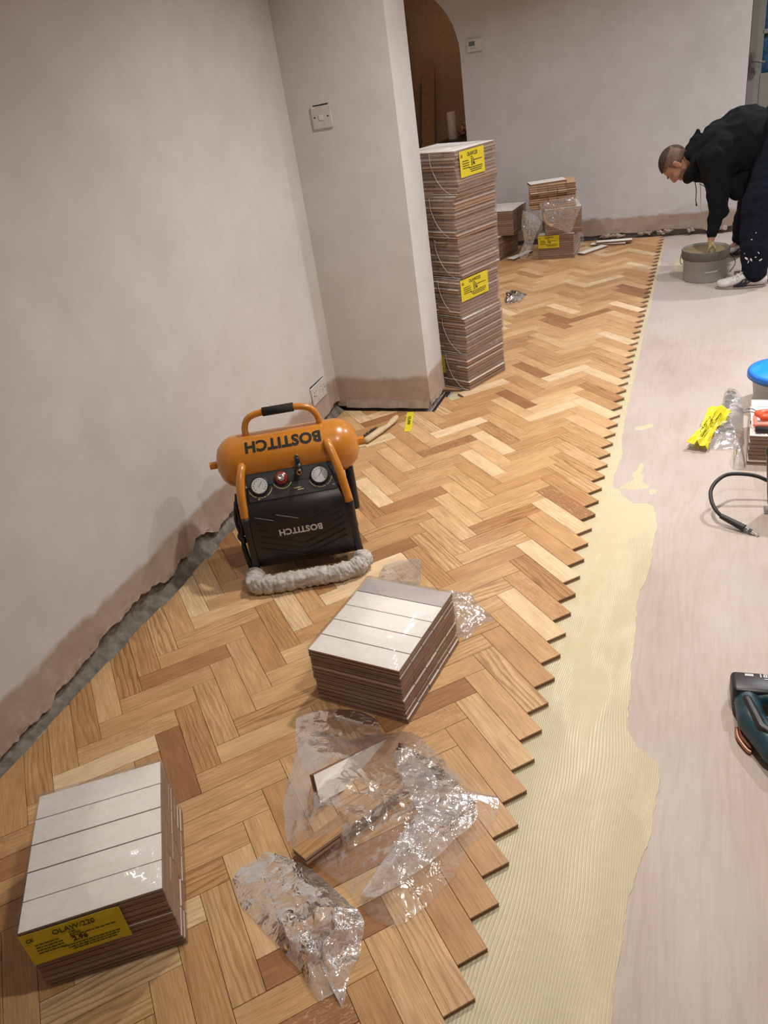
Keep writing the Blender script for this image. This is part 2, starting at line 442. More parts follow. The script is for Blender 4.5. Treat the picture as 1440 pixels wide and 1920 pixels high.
def smooth_path(pts, n=8):
    pts = [Vector(p) for p in pts]
    out = []
    P = [pts[0] * 2 - pts[1]] + pts + [pts[-1] * 2 - pts[-2]]
    for i in range(1, len(P) - 2):
        for k in range(n):
            t = k / n
            p0, p1, p2, p3 = P[i - 1], P[i], P[i + 1], P[i + 2]
            out.append(0.5 * ((2 * p1) + (-p0 + p2) * t + (2 * p0 - 5 * p1 + 4 * p2 - p3) * t * t + (-p0 + 3 * p1 - 3 * p2 + p3) * t ** 3))
    out.append(pts[-1])
    return out
def lathe(bm, prof, seg=32, c=(0, 0, 0), axis=None):
    c = Vector(c)
    q = Vector((0, 0, 1)).rotation_difference(Vector(axis)) if axis is not None else Quaternion()
    rings = []
    for r, z in prof:
        if r < 1e-6: rings.append([bm.verts.new(c + q @ Vector((0, 0, z)))])
        else: rings.append([bm.verts.new(c + q @ Vector((r * math.cos(t), r * math.sin(t), z))) for t in [2 * PI * k / seg for k in range(seg)]])
    for a, b in zip(rings[:-1], rings[1:]):
        for k in range(seg):
            k2 = (k + 1) % seg
            if len(a) == 1 and len(b) == 1: continue
            if len(a) == 1: bm.faces.new((a[0], b[k2], b[k]))
            elif len(b) == 1: bm.faces.new((a[k], a[k2], b[0]))
            else: bm.faces.new((a[k], a[k2], b[k2], b[k]))
def prism(bm, pts, z0, z1):
    lo = [bm.verts.new((p[0], p[1], z0)) for p in pts]
    hi = [bm.verts.new((p[0], p[1], z1)) for p in pts]
    n = len(pts)
    for i in range(n): bm.faces.new((lo[i], lo[(i + 1) % n], hi[(i + 1) % n], hi[i]))
    f1 = bm.faces.new(hi); f0 = bm.faces.new(lo[::-1])
    bmesh.ops.triangulate(bm, faces=[f for f in (f0, f1) if len(f.verts) > 4])
DG = None
def eval_mesh(o):
    dg = bpy.context.evaluated_depsgraph_get(); dg.update()
    me = bpy.data.meshes.new_from_object(o.evaluated_get(dg))
    return me
def blob(parts, voxel=0.008, smooth_it=6, sub=False):
    """union of tapered capsules and ellipsoids, voxel-remeshed into one continuous surface"""
    V, F = [], []
    NU, NV = 20, 12
    unit = [(math.sin(PI * j / NV) * math.cos(2 * PI * i / NU), math.sin(PI * j / NV) * math.sin(2 * PI * i / NU), math.cos(PI * j / NV)) for j in range(NV + 1) for i in range(NU)]
    def ball(mtx):
        o_ = len(V)
        V.extend([(mtx @ Vector(q))[:] for q in unit])
        for j in range(NV):
            for i in range(NU):
                i2 = (i + 1) % NU
                q = (o_ + j * NU + i, o_ + (j + 1) * NU + i, o_ + (j + 1) * NU + i2, o_ + j * NU + i2)
                if j == 0: q = (q[0], q[1], q[2])
                elif j == NV - 1: q = (q[0], q[1], q[3])
                F.append(q)
    for p in parts:
        if p[0] == 'cap':
            _, p0, r0, p1, r1 = p
            p0, p1 = Vector(p0), Vector(p1)
            ball(Matrix.Translation(p0) @ Matrix.Scale(r0, 4)); ball(Matrix.Translation(p1) @ Matrix.Scale(r1, 4))
            d = (p1 - p0)
            if d.length < 1e-5: continue
            e1, e2 = frame_of(d); o_ = len(V)
            for c_, r_ in ((p0, r0), (p1, r1)):
                V.extend([(c_ + (e1 * math.cos(2 * PI * i / NU) + e2 * math.sin(2 * PI * i / NU)) * r_)[:] for i in range(NU)])
            F.append(tuple(range(o_ + NU - 1, o_ - 1, -1))); F.append(tuple(range(o_ + NU, o_ + 2 * NU)))
            for i in range(NU): i2 = (i + 1) % NU; F.append((o_ + i, o_ + i2, o_ + NU + i2, o_ + NU + i))
        else:
            _, c, rad, rot = p
            ball(Matrix.Translation(Vector(c)) @ (rot.to_4x4() if rot is not None else Matrix.Identity(4)) @ Matrix.Diagonal((*rad, 1)))
    me = bpy.data.meshes.new('tmp'); me.from_pydata(V, [], F); me.update()
    o = bpy.data.objects.new('tmp', me); COL.objects.link(o)
    md = o.modifiers.new('r', 'REMESH'); md.mode = 'VOXEL'; md.voxel_size = voxel
    if smooth_it:
        s = o.modifiers.new('s', 'SMOOTH'); s.iterations = smooth_it; s.factor = 0.5
    res = eval_mesh(o)
    bpy.data.objects.remove(o); bpy.data.meshes.remove(me)
    res.materials.clear()
    for p in res.polygons: p.use_smooth = True
    return res
def fill(bm, verts, rev=False):
    """robust triangulation of a concave planar outline"""
    tris = mathutils.geometry.tessellate_polygon([[v.co for v in verts]])
    for t in tris:
        try: bm.faces.new([verts[i] for i in (t[::-1] if rev else t)])
        except ValueError: pass
def wobble(me, fn):
    """push every vertex along its normal by fn(co)"""
    ns = [v.normal.copy() for v in me.vertices]; cs = [v.co.copy() for v in me.vertices]
    for v, n, c in zip(me.vertices, ns, cs): v.co = c + n * fn(c)
def text_mesh(body, size, extrude=0.0004, bold=0.0, align='CENTER', spacing=1.0):
    cu = bpy.data.curves.new('t', 'FONT')
    cu.body = body; cu.size = size; cu.extrude = extrude; cu.offset = bold
    cu.align_x = align; cu.align_y = 'CENTER'; cu.resolution_u = 3; cu.space_character = spacing
    o = bpy.data.objects.new('t', cu); COL.objects.link(o)
    me = eval_mesh(o)
    bpy.data.objects.remove(o); bpy.data.curves.remove(cu)
    me.materials.clear()
    return me

# ------------------------------------------------------------------ parquet blocks
W = 0.07; NL = 4; T = 0.0145
def block_bm(bm, poly, length_dir, thick, rnd, flip=False, gap=0.0005, groove=True, xf=None):
    """poly: 2D convex polygon; grooved edge all round; uv = (along grain, across)"""
    uvl = bm.loops.layers.uv.get('UVMap') or bm.loops.layers.uv.new('UVMap')
    cl = bm.loops.layers.float_color.get('tone') or bm.loops.layers.float_color.new('tone')
    n = len(poly)
    cx = sum(p[0] for p in poly) / n; cy = sum(p[1] for p in poly) / n
    def inset(d):
        out = []
        for i in range(n):
            p0, p1, p2 = Vector(poly[i - 1]), Vector(poly[i]), Vector(poly[(i + 1) % n])
            e1 = (p1 - p0); e2 = (p2 - p1)
            if e1.length < 1e-6 or e2.length < 1e-6: out.append(p1); continue
            e1.normalize(); e2.normalize()
            n1 = Vector((-e1.y, e1.x)); n2 = Vector((-e2.y, e2.x))
            b_ = n1 + n2
            if b_.length < 1e-3: out.append(p1 + n1 * d); continue
            b_ = b_ / max(0.35, 1 + n1.dot(n2)) 
            out.append(p1 + b_ * d)
        return out
    ld = Vector(length_dir).normalized(); wd = Vector((-ld.y, ld.x))
    if groove:
        levels = [(0, gap + (.0009 if flip else .0002)), (.0009, gap), (thick * .36, gap), (thick * .38, gap + .0035), (thick * .56, gap + .0035), (thick * .58, gap), (thick - .0006, gap), (thick, gap + .0006)]
    else:
        levels = [(0, gap), (thick - .0006, gap), (thick, gap + .0006)]
    rings = []
    for z, d in levels:
        rings.append([bm.verts.new((q.x, q.y, (thick - z) if flip else z)) for q in inset(d)])
    fs = []
    for li, (a, b) in enumerate(zip(rings[:-1], rings[1:])):
        for i in range(n):
            v = (a[i], a[(i + 1) % n], b[(i + 1) % n], b[i])
            f = bm.faces.new(v if not flip else v[::-1])
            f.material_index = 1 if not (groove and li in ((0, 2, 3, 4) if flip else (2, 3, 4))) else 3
            if li == len(levels) - 2 and not flip: f.material_index = 0
            fs.append(f)
    top = bm.faces.new(rings[-1] if not flip else rings[-1][::-1]); top.material_index = 0
    bot = bm.faces.new(rings[0][::-1] if not flip else rings[0]); bot.material_index = 2
    fs += [top, bot]
    ou, ov = rnd[3] * 37.0, rnd[4] * 23.0
    for f in fs:
        for l in f.loops:
            p = Vector((l.vert.co.x, l.vert.co.y))
            q = Vector((l.vert.co.x - cx, l.vert.co.y - cy))
            u = q.dot(ld); v = q.dot(wd)
            if f.material_index in (1, 3): v = v + l.vert.co.z * 1.0
            l[uvl].uv = (u + ou, v + ov)
            l[cl] = (rnd[0], rnd[1], rnd[2], 1)
    if xf is not None:
        bmesh.ops.transform(bm, matrix=xf, verts=[v for r in rings for v in r])
    return fs
def rnd_block(rg, spread=1.0):
    t = min(1, max(0, rg.gauss(0.54, 0.17 * spread)))
    if rg.random() < 0.045: t = rg.uniform(0.0, 0.14)
    if rg.random() < 0.08: t = rg.uniform(0.88, 1.0)
    k = rg.choice([0.0, 0.08, 0.12, 0.2, 0.35, 0.6, 0.9])
    return (t, k, rg.random() * 0.9, rg.random(), rg.random())
BM_MATS = [M['oak'], M['edge'], M['back'], M['groove']]
def tri_ngons(bm):
    fs = [f for f in bm.faces if len(f.verts) > 4]
    if fs: bmesh.ops.triangulate(bm, faces=fs)
rg = random.Random(11)
HL = NL * W / 2; HW = W / 2
RECT = [(-HL, -HW), (HL, -HW), (HL, HW), (-HL, HW)]
def proto_block(thick, flip, nvar, seed):
    r_ = random.Random(seed); out = []
    for i in range(nvar):
        bm = bmesh.new()
        block_bm(bm, RECT, (1, 0), thick, rnd_block(r_), flip)
        me = bpy.data.meshes.new('parquet_block'); bm.to_mesh(me); bm.free()
        for mm in BM_MATS: me.materials.append(mm)
        out.append(me)
    return out
FLOORB = proto_block(T, False, 60, 3)
TB = 0.0157
UPB = proto_block(TB, False, 20, 5)
DNB = proto_block(TB, True, 20, 6)
bm_ = bmesh.new(); block_bm(bm_, RECT, (1, 0), TB, (0.3, 0.5, 0.97, 0.3, 0.6), True); MAUVE = bpy.data.meshes.new('parquet_block'); bm_.to_mesh(MAUVE); bm_.free()
for mm in BM_MATS: MAUVE.materials.append(mm)

# ================================================================== STRUCTURE
def struct(name, bm, mats, parent=None, smooth=False):
    o = obj(name, bm, mats, parent, smooth)
    if parent is None: o['kind'] = 'structure'
    return o
SUB = -0.0165
X0, Y0, X1, Y1 = -3.3, -1.7, 2.7, 7.6
bm = bmesh.new(); box(bm, ((X0 + X1) / 2, 3.5, SUB - 0.05), (X1 - X0 + 0.3, 10.6, 0.1))
floor = struct('floor', bm, M['ply'])
tag(floor, 'bare pinkish plywood subfloor, partly covered with herringbone oak parquet')
bm = bmesh.new(); box(bm, (-0.3, 3.5, CEIL + 0.05), (6.3, 10.6, 0.1))
struct('ceiling', bm, M['ceiling'])

def ragged_panel(bm, p0, p1, ztop, nrm, thick, seed, zlo=0.02, zhi=0.06, step=0.008, rough=0.004):
    """plaster skin from p0 to p1 (xy), broken lower edge, lip turned back by 'thick'"""
    p0, p1, nrm = Vector((*p0, 0)), Vector((*p1, 0)), Vector((*nrm, 0))
    Ln = (p1 - p0).length
    n = max(4, int(Ln / step))
    hs = [None, 0.004, 0.012, 0.024, 0.04, 0.07, 0.11, 0.17, 0.26, 0.6, 1.2, 1.8, ztop]
    rows = []
    for i in range(n + 1):
        s = i / n * Ln
        base = p0.lerp(p1, i / n)
        e = noise.fractal(Vector((s * 5.0, seed, 0)), 0.9, 2.0, 5)
        e2 = noise.noise(Vector((s * 1.7, seed + 9, 0)))
        zb = (zlo + zhi) / 2 + (zhi - zlo) * (0.75 * e + 0.5 * e2)
        zb = max(zlo * 0.5, min(zhi * 1.5, zb))
        col = []
        for dz in ('lip',):
            col.append(bm.verts.new(base - nrm * thick + Vector((0, 0, zb + 0.004))))
        for j, h in enumerate(hs):
            z = zb if h is None else (max(zb + 0.003 * (j), h + zb) if h < 0.2 else h)
            off = 0.0
            if z < zb + 0.06:
                k = 1 - (z - zb) / 0.06
                off = rough * k * (0.6 + noise.fractal(Vector((s * 30, z * 40, seed)), 0.8, 2.0, 4)) 
            col.append(bm.verts.new(base + nrm * off + Vector((0, 0, z))))
        rows.append(col)
    for a, b in zip(rows[:-1], rows[1:]):
        for j in range(len(a) - 1):
            bm.faces.new((a[j], b[j], b[j + 1], a[j + 1]))

# left wall : mortar core + plaster skin with broken foot
def rough_core(bm, p0, p1, nrm, z0, z1, seed, amp=0.006, step=0.012):
    p0, p1, nrm = Vector((*p0, 0)), Vector((*p1, 0)), Vector((*nrm, 0))
    n = int((p1 - p0).length / step)
    rows = []
    for i in range(n + 1):
        b = p0.lerp(p1, i / n); s = i * step
        rows.append([bm.verts.new(b + nrm * (amp * (noise.fractal(Vector((s * 20, z * 22, seed)), 0.8, 2, 4)) + 0.043 * max(0, 1 - (z - z0) / 0.036) * (0.80 + 0.35 * noise.noise(Vector((s * 9, 3, seed))) + 0.25 * noise.noise(Vector((s * 40, 3, seed))))) + Vector((0, 0, z)))
                     for z in (z0, z0 + .008, z0 + .02, z0 + .035, z0 + .05, z0 + .07, z0 + .1, z1)])
    for a, c in zip(rows[:-1], rows[1:]):
        for j in range(len(a) - 1): bm.faces.new((a[j], c[j], c[j + 1], a[j + 1]))
bm = bmesh.new(); box(bm, (-1.81, 1.0, 1.2), (0.1, 5.4, 2.44))
wl = struct('wall_left', bm, M['plaster'])
bm = bmesh.new(); rough_core(bm, (-1.752, -1.68), (-1.752, 3.46), (1, 0), SUB, 0.2, 4.0)
obj('mortar_base', bm, M['concrete'], wl, True)
bm = bmesh.new(); ragged_panel(bm, (-1.733, -1.68), (-1.733, 3.47), CEIL, (1, 0), 0.018, 1.3, 0.020, 0.085)
obj('plaster_skin', bm, M['plaster'], wl, False)

# pier (end of a dividing wall)
bm = bmesh.new(); box(bm, ((-3.35 - 1.25) / 2, 3.58, 1.22), (2.10, 0.205, 2.40))
pier = struct('wall_pier', bm, M['plaster'])
bm = bmesh.new(); ragged_panel(bm, (-1.745, 3.452), (-1.235, 3.452), CEIL, (0, -1), 0.02, 7.7, 0.014, 0.026, 0.006, 0.003)
obj('plaster_skin', bm, M['plaster'], pier)
bm = bmesh.new(); ragged_panel(bm, (-1.235, 3.452), (-1.235, 3.70), CEIL, (1, 0), 0.013, 9.1, 0.014, 0.03, 0.006, 0.003)
obj('plaster_skin', bm, M['plaster'], pier)
bm = bmesh.new(); ragged_panel(bm, (-1.235, 3.70), (-3.3, 3.70), CEIL, (0, 1), 0.013, 5.1, 0.014, 0.04, 0.02, 0.003)
obj('plaster_skin', bm, M['plaster'], pier)
# old lighter grey strip where a skirting sat
bm = bmesh.new()
pts_t, pts_b = [], []
for i in range(41):
    x = -1.695 + i * (0.452 / 40)
    pts_t.append((x, 0.052 + 0.007 * noise.noise(Vector((x * 9, 2, 0))) + 0.004 * noise.noise(Vector((x * 31, 2, 0)))))
    pts_b.append((x, 0.013 + 0.003 * noise.noise(Vector((x * 14, 5, 0)))))
for i in range(40):
    q = [pts_b[i], pts_b[i + 1], pts_t[i + 1], pts_t[i]]
    fr = [bm.verts.new((p[0], 3.4465 + (0.003 if k > 1 else 0), p[1])) for k, p in enumerate(q)]
    bk = [bm.verts.new((p[0], 3.456, p[1])) for p in q]
    bm.faces.new(fr); bm.faces.new((fr[3], fr[2], bk[2], bk[3])); bm.faces.new((fr[1], fr[0], bk[0], bk[1]))
M['greyplaster'] = simple('grey_old_plaster', (0.40, 0.345, 0.30), 0.8, vary=0.25)
o_ = obj('old_plaster_strip', bm, M['greyplaster'], pier); tag(o_, 'lighter grey old plaster strip above the gap')
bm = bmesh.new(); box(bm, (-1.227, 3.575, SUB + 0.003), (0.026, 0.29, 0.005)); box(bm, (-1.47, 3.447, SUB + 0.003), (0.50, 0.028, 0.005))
obj('gap_shade_strip', bm, M['dark'], pier)  # dark strips along the pier foot, painting in the shade of the gap
# back wall with an arched opening
def back_wall():
    Yb = 7.03
    out = [(-3.32, 0.0), (-3.02, 0.0), (-3.02, 1.5)]
    for i in range(1, 24):
        t = PI - PI * i / 24
        out.append((-2.47 + 0.55 * math.cos(t), 1.5 + 0.55 * math.sin(t)))
    out += [(-1.92, 1.5), (-1.92, 0.035)]
    n = 150
    for i in range(1, n):
        x = -1.92 + (0.205 + 1.92) * i / n
        z = 0.030 + 0.016 * noise.fractal(Vector((x * 5, 3.3, 0)), 0.9, 2, 4)
        if -0.55 < x < -0.1: z += 0.01 * abs(noise.noise(Vector((x * 14, 1, 1))))
        out.append((x, max(0.008, z)))
    out += [(0.205, 0.03), (0.205, CEIL), (-3.32, CEIL)]
    bm = bmesh.new()
    f = [bm.verts.new((p[0], Yb, p[1])) for p in out]
    k = [bm.verts.new((p[0], Yb + 0.13, p[1])) for p in out]
    m_ = len(out)
    for i in range(m_): bm.faces.new((f[(i + 1) % m_], f[i], k[i], k[(i + 1) % m_]))
    fill(bm, f); fill(bm, k, True)
    bmesh.ops.recalc_face_normals(bm, faces=bm.faces)
    o = struct('wall_back', bm, M['plaster_back'])
    bm = bmesh.new(); box(bm, ((-1.9 + 0.19) / 2, Yb + 0.075, 0.03), (2.08, 0.09, 0.11))
    obj('mortar_base', bm, M['concrete'], o)
    bm = bmesh.new()
    for x, wd in ((-0.47, .10), (-0.33, .07), (-0.12, .06), (0.02, .09), (0.10, .05), (-0.72, .12)):
        for j in range(3):
            mtx = Matrix.Translation((x + rg.uniform(-.5, .5) * wd, Yb - 0.012, 0.02 + rg.uniform(-.006, .012))) @ Matrix.Diagonal((wd * rg.uniform(.3, .6), .014, rg.uniform(.009, .014), 1))
            r = bmesh.ops.create_icosphere(bm, subdivisions=4, radius=1, matrix=mtx)
            for v in r['verts']: v.co += Vector((noise.noise(v.co * 45), noise.noise(v.co * 45 + Vector((5, 0, 0))), noise.noise(v.co * 45 + Vector((0, 7, 0))))) * 0.014
    o2 = obj('plaster_rubble', bm, M['plaster_back'], o); o2['kind'] = 'stuff'
    return o
back_wall()
bm = bmesh.new(); box(bm, (2.75, 3.3, 1.2), (0.1, 10.2, 2.44)); struct('wall_right', bm, M['plaster'])
bm = bmesh.new(); box(bm, (-0.3, -1.75, 1.2), (6.3, 0.1, 2.44)); struct('wall_front', bm, M['plaster'])
bm = bmesh.new(); box(bm, (-3.38, 6.1, 1.2), (0.1, 5.0, 2.44)); struct('wall_alcove', bm, M['hall'])
bm = bmesh.new(); box(bm, (-2.0, 8.62, 1.2), (2.9, 0.1, 2.44)); struct('wall_hall', bm, M['hall'])
bm = bmesh.new(); box(bm, (-1.2, 7.9, 1.2), (0.1, 1.35, 2.44)); struct('wall_hallside', bm, M['hall'])
bm = bmesh.new(); box(bm, (1.85, 7.24, 1.2), (1.75, 0.12, 2.44)); struct('wall_backright', bm, M['plaster_back'])
# door at the far right
bm = bmesh.new()
YD = 7.17
box(bm, (0.255, YD, 1.03), (0.088, 0.045, 2.06), bevel=0.003)
box(bm, (0.925, YD, 1.03), (0.10, 0.045, 2.06), bevel=0.003)
box(bm, (0.59, YD, 0.54), (0.60, 0.045, 1.075), bevel=0.003)
box(bm, (0.59, YD, 1.345), (0.60, 0.045, 0.028), bevel=0.002)
box(bm, (0.59, YD, 2.0), (0.60, 0.045, 0.12), bevel=0.003)
d1 = struct('door_1', bm, M['door'])
for z0, z1 in ((1.08, 1.33), (1.36, 1.94)):
    bm = bmesh.new(); box(bm, (0.59, YD + 0.006, (z0 + z1) / 2), (0.596, 0.012, z1 - z0)); obj('pane', bm, M['nightglass'], d1)
bm = bmesh.new()
box(bm, (0.238, YD - 0.028, 1.14), (0.034, 0.010, 0.17), bevel=0.004)
tube(bm, [(0.238, YD - 0.03, 1.17), (0.238, YD - 0.062, 1.17), (0.262, YD - 0.066, 1.165), (0.32, YD - 0.064, 1.15)], 0.009, 10)
obj('door_handle', bm, M['rimgrey'], d1, True)
bm = bmesh.new(); box(bm, (0.205 + 0.395, 7.24, 2.25), (0.80, 0.12, 0.35)); struct('wall_lintel', bm, M['plaster_back'])

# ================================================================== ADHESIVE
def poly_slab(name, pts, z0, z1, mat, parent, edge=0.004, label=None):
    bm = bmesh.new()
    n = len(pts)
    lo = [bm.verts.new((x, y, z0)) for x, y in pts]
    cx = sum(p[0] for p in pts) / n; cy = sum(p[1] for p in pts) / n
    hi = []
    for i, (x, y) in enumerate(pts):
        a, b = Vector(pts[i - 1]), Vector(pts[(i + 1) % n]); t = (b - a).normalized(); nn = Vector((-t.y, t.x))
        hi.append(bm.verts.new((x + nn.x * edge, y + nn.y * edge, z1)))
    for i in range(n): bm.faces.new((lo[i], lo[(i + 1) % n], hi[(i + 1) % n], hi[i]))
    fill(bm, hi)
    bmesh.ops.recalc_face_normals(bm, faces=bm.faces)
    o = obj(name, bm, mat, parent)
    if label: o['label'] = label
    return o
edge_pts = [(-0.080, -0.4), (-0.078, 0.5), (-0.077, 0.789), (-0.080, 0.877), (-0.072, 0.954), (-0.071, 1.049), (-0.059, 1.102), (-0.038, 1.215), (-0.037, 1.26), (-0.033, 1.305), (-0.030, 1.36),
            (-0.034, 1.41), (-0.060, 1.435), (-0.088, 1.458), (-0.114, 1.507), (-0.119, 1.58), (-0.119, 1.643), (-0.126, 1.75), (-0.128, 1.866), (-0.130, 1.941), (-0.137, 2.02), (-0.132, 2.103), (-0.118, 2.19), (-0.109, 2.287),
            (-0.112, 2.40), (-0.104, 2.50), (-0.118, 2.60), (-0.127, 2.638), (-0.150, 2.66), (-0.20, 2.655), (-0.235, 2.70), (-0.262, 2.755), (-0.283, 2.766), (-0.290, 2.84), (-0.285, 2.93), (-0.276, 3.05),
            (-0.292, 3.20), (-0.298, 3.4), (-0.300, 3.8), (-0.304, 4.5), (-0.302, 5.2), (-0.306, 6.0), (-0.312, 6.85), (-0.34, 6.98)]
jag = []
for i in range(len(edge_pts) - 1):
    a, b = Vector(edge_pts[i]), Vector(edge_pts[i + 1]); k = max(1, int((b - a).length / 0.012))
    for j in range(k):
        p = a.lerp(b, j / k)
        p.x += 0.0045 * noise.fractal(Vector((p.y * 28, 0.5, 0)), 0.7, 2, 4)
        jag.append((p.x, p.y))
jag.append(edge_pts[-1])
adh = poly_slab('adhesive_spread', [(-1.70, -0.4)] + jag + [(-1.9, 6.98), (-1.9, 3.73), (-1.2, 3.73), (-1.2, 3.42), (-1.70, 3.42)], SUB, SUB + 0.0019, M['glue'], floor, 0.0006,
                'cream adhesive combed into ridges beside the parquet teeth')
# thin smears beyond the main spread and beside the bucket
def smear(pts, label=None):
    P_ = smooth_path([(x, y, 0) for x, y in pts] + [(pts[0][0], pts[0][1], 0)], 6)[:-1]
    return poly_slab('adhesive_smear', [(p.x, p.y) for p in P_], SUB, SUB + 0.0011, M['glue'], floor, 0.002, label)
smear([(-0.262, 2.77), (-0.215, 2.765), (-0.17, 2.775), (-0.150, 2.80), (-0.182, 2.83), (-0.176, 2.88), (-0.190, 2.90), (-0.184, 2.965), (-0.200, 2.99), (-0.208, 2.93), (-0.222, 2.89), (-0.218, 2.84), (-0.24, 2.81)], 'small cream adhesive smear on the plywood')
smear([(-0.150, 2.735), (-0.128, 2.74), (-0.120, 2.765), (-0.140, 2.775), (-0.152, 2.76)])
smear([(-0.245, 3.30), (-0.21, 3.31), (-0.175, 3.35), (-0.19, 3.37), (-0.22, 3.345), (-0.25, 3.33)])
smear([(-0.20, 5.93), (-0.12, 5.93), (-0.09, 6.02), (-0.10, 6.20), (-0.16, 6.30), (-0.21, 6.20)], 'cream adhesive patch beside the grey bucket')

# ================================================================== PARQUET
Q = W / math.sqrt(2)
def lat(a, b): return Vector((-0.3218 + (a - b) * Q, 0.7591 + (a + b) * Q))
def clip(poly, nx, ny, c):
    """keep nx*x+ny*y >= c"""
    out = []
    for i in range(len(poly)):
        p, q = poly[i], poly[(i + 1) % len(poly)]
        dp, dq = nx * p.x + ny * p.y - c, nx * q.x + ny * q.y - c
        if dp >= 0: out.append(p)
        if (dp >= 0) != (dq >= 0): out.append(p.lerp(q, dp / (dp - dq)))
    return out
def area(poly): return 0.5 * sum(poly[i - 1].x * poly[i].y - poly[i].x * poly[i - 1].y for i in range(len(poly)))
def dedupe(poly):
    out = []
    for p in poly:
        if not out or (p - out[-1]).length > 0.0015: out.append(p)
    if len(out) > 2 and (out[0] - out[-1]).length < 0.0015: out.pop()
    return out
RWm = Matrix(RW)
def project(p):
    v = RWm @ (Vector(p) - Vector((0, 0, CAM_H)))
    if v.z < 0.05: return None
    return (720 + F_PX * v.x / v.z, 960 + F_PX * v.y / v.z, v.z)
blocks = []
for p in range(1, 40):
    for k in range(-60, 130):
        for kind in 'VH':
            if kind == 'V': a0, a1, b0, b1 = k - 1 - (p - 1) * NL, k - (p - 1) * NL, k + (p - 1) * NL, k + p * NL
            else: a0, a1, b0, b1 = k - 1 - p * NL, k - 1 - (p - 1) * NL, k + p * NL - 1, k + p * NL
            c = lat((a0 + a1) / 2, (b0 + b1) / 2)
            if not (-2.75 < c.x < 0.2 and -0.45 < c.y < 7.2): continue
            if p == 1 and kind == 'V' and k > 62: pass
            poly = [lat(a0, b0), lat(a1, b0), lat(a1, b1), lat(a0, b1)]
            full = True
            ar0 = area(poly)
            jl = rg.uniform(-0.012, 0.004)
            if c.y < 3.60:
                poly = clip(poly, 1, 0, -1.703 + jl)
                if poly and max(q.x for q in poly) < -1.20 + 0.1 and max(q.y for q in poly) > 3.40:
                    c1 = clip(poly, 0, -1, -3.437); c2 = clip(poly, 1, 0, -1.215)
                    poly = c1 if (c1 and (not c2 or area(c1) > area(c2))) else c2
                elif poly and max(q.y for q in poly) > 3.43 and min(q.x for q in poly) < -1.215:
                    c1 = clip(poly, 0, -1, -3.437); c2 = clip(poly, 1, 0, -1.215)
                    poly = c1 if (c1 and (not c2 or area(c1) > area(c2))) else c2
            elif min(q.y for q in poly) < 3.73 and min(q.x for q in poly) < -1.215:
                c1 = clip(poly, 0, 1, 3.725); c2 = clip(poly, 1, 0, -1.215)
                poly = c1 if (c1 and (not c2 or area(c1) > area(c2))) else c2
            if not poly: continue
            poly = clip(poly, 0, -1, -6.985 + rg.uniform(0, .01))
            if not poly: continue
            if c.y > 3.6: poly = clip(poly, 1, 0, -2.6)
            if not poly: continue
            poly = clip(poly, 0, 1, -0.38)
            poly = dedupe(poly) if poly else poly
            if not poly or len(poly) < 3 or area(poly) < 0.0004: continue
            full = abs(area(poly) - ar0) < 1e-7
            pr = project((c.x, c.y, 0))
            vis = 0
            if pr and -120 < pr[0] < 1560 and -60 < pr[1] < 2040:
                vis = area(poly) / pr[2] ** 3
                if c.x < -1.24 and c.y > 3.6 and c.y < 5.8: vis *= 0.001
            blocks.append((vis, kind, c, poly, full))
blocks.sort(key=lambda t: -t[0])
rest = bmesh.new()
for i, (vis, kind, c, poly, full) in enumerate(blocks):
    ang = PI / 4 if kind == 'H' else 3 * PI / 4
    if i < 298:
        dz = rg.uniform(-0.0003, 0.0003)
        if full:
            o = bpy.data.objects.new('parquet_block', rg.choice(FLOORB)); COL.objects.link(o)
            o.parent = floor; o.location = (c.x, c.y, -T + dz); o.rotation_euler = (0, 0, ang + (PI if rg.random() < .5 else 0))
        else:
            bm = bmesh.new()
            rot = Matrix.Rotation(-ang, 2)
            loc_poly = [rot @ (q - c) for q in poly]
            block_bm(bm, loc_poly, (1, 0), T, rnd_block(rg)); tri_ngons(bm)
            o = obj('parquet_block', bm, BM_MATS, floor); o.location = (c.x, c.y, -T + dz); o.rotation_euler = (0, 0, ang)
    else:
        block_bm(rest, poly, (math.cos(ang), math.sin(ang)), T, rnd_block(rg), xf=Matrix.Translation((0, 0, -T + rg.uniform(-.0003, .0003))))
tri_ngons(rest)
ro = obj('parquet_blocks_far', rest, BM_MATS, floor); ro.name = 'parquet_field'; ro['kind'] = 'stuff'

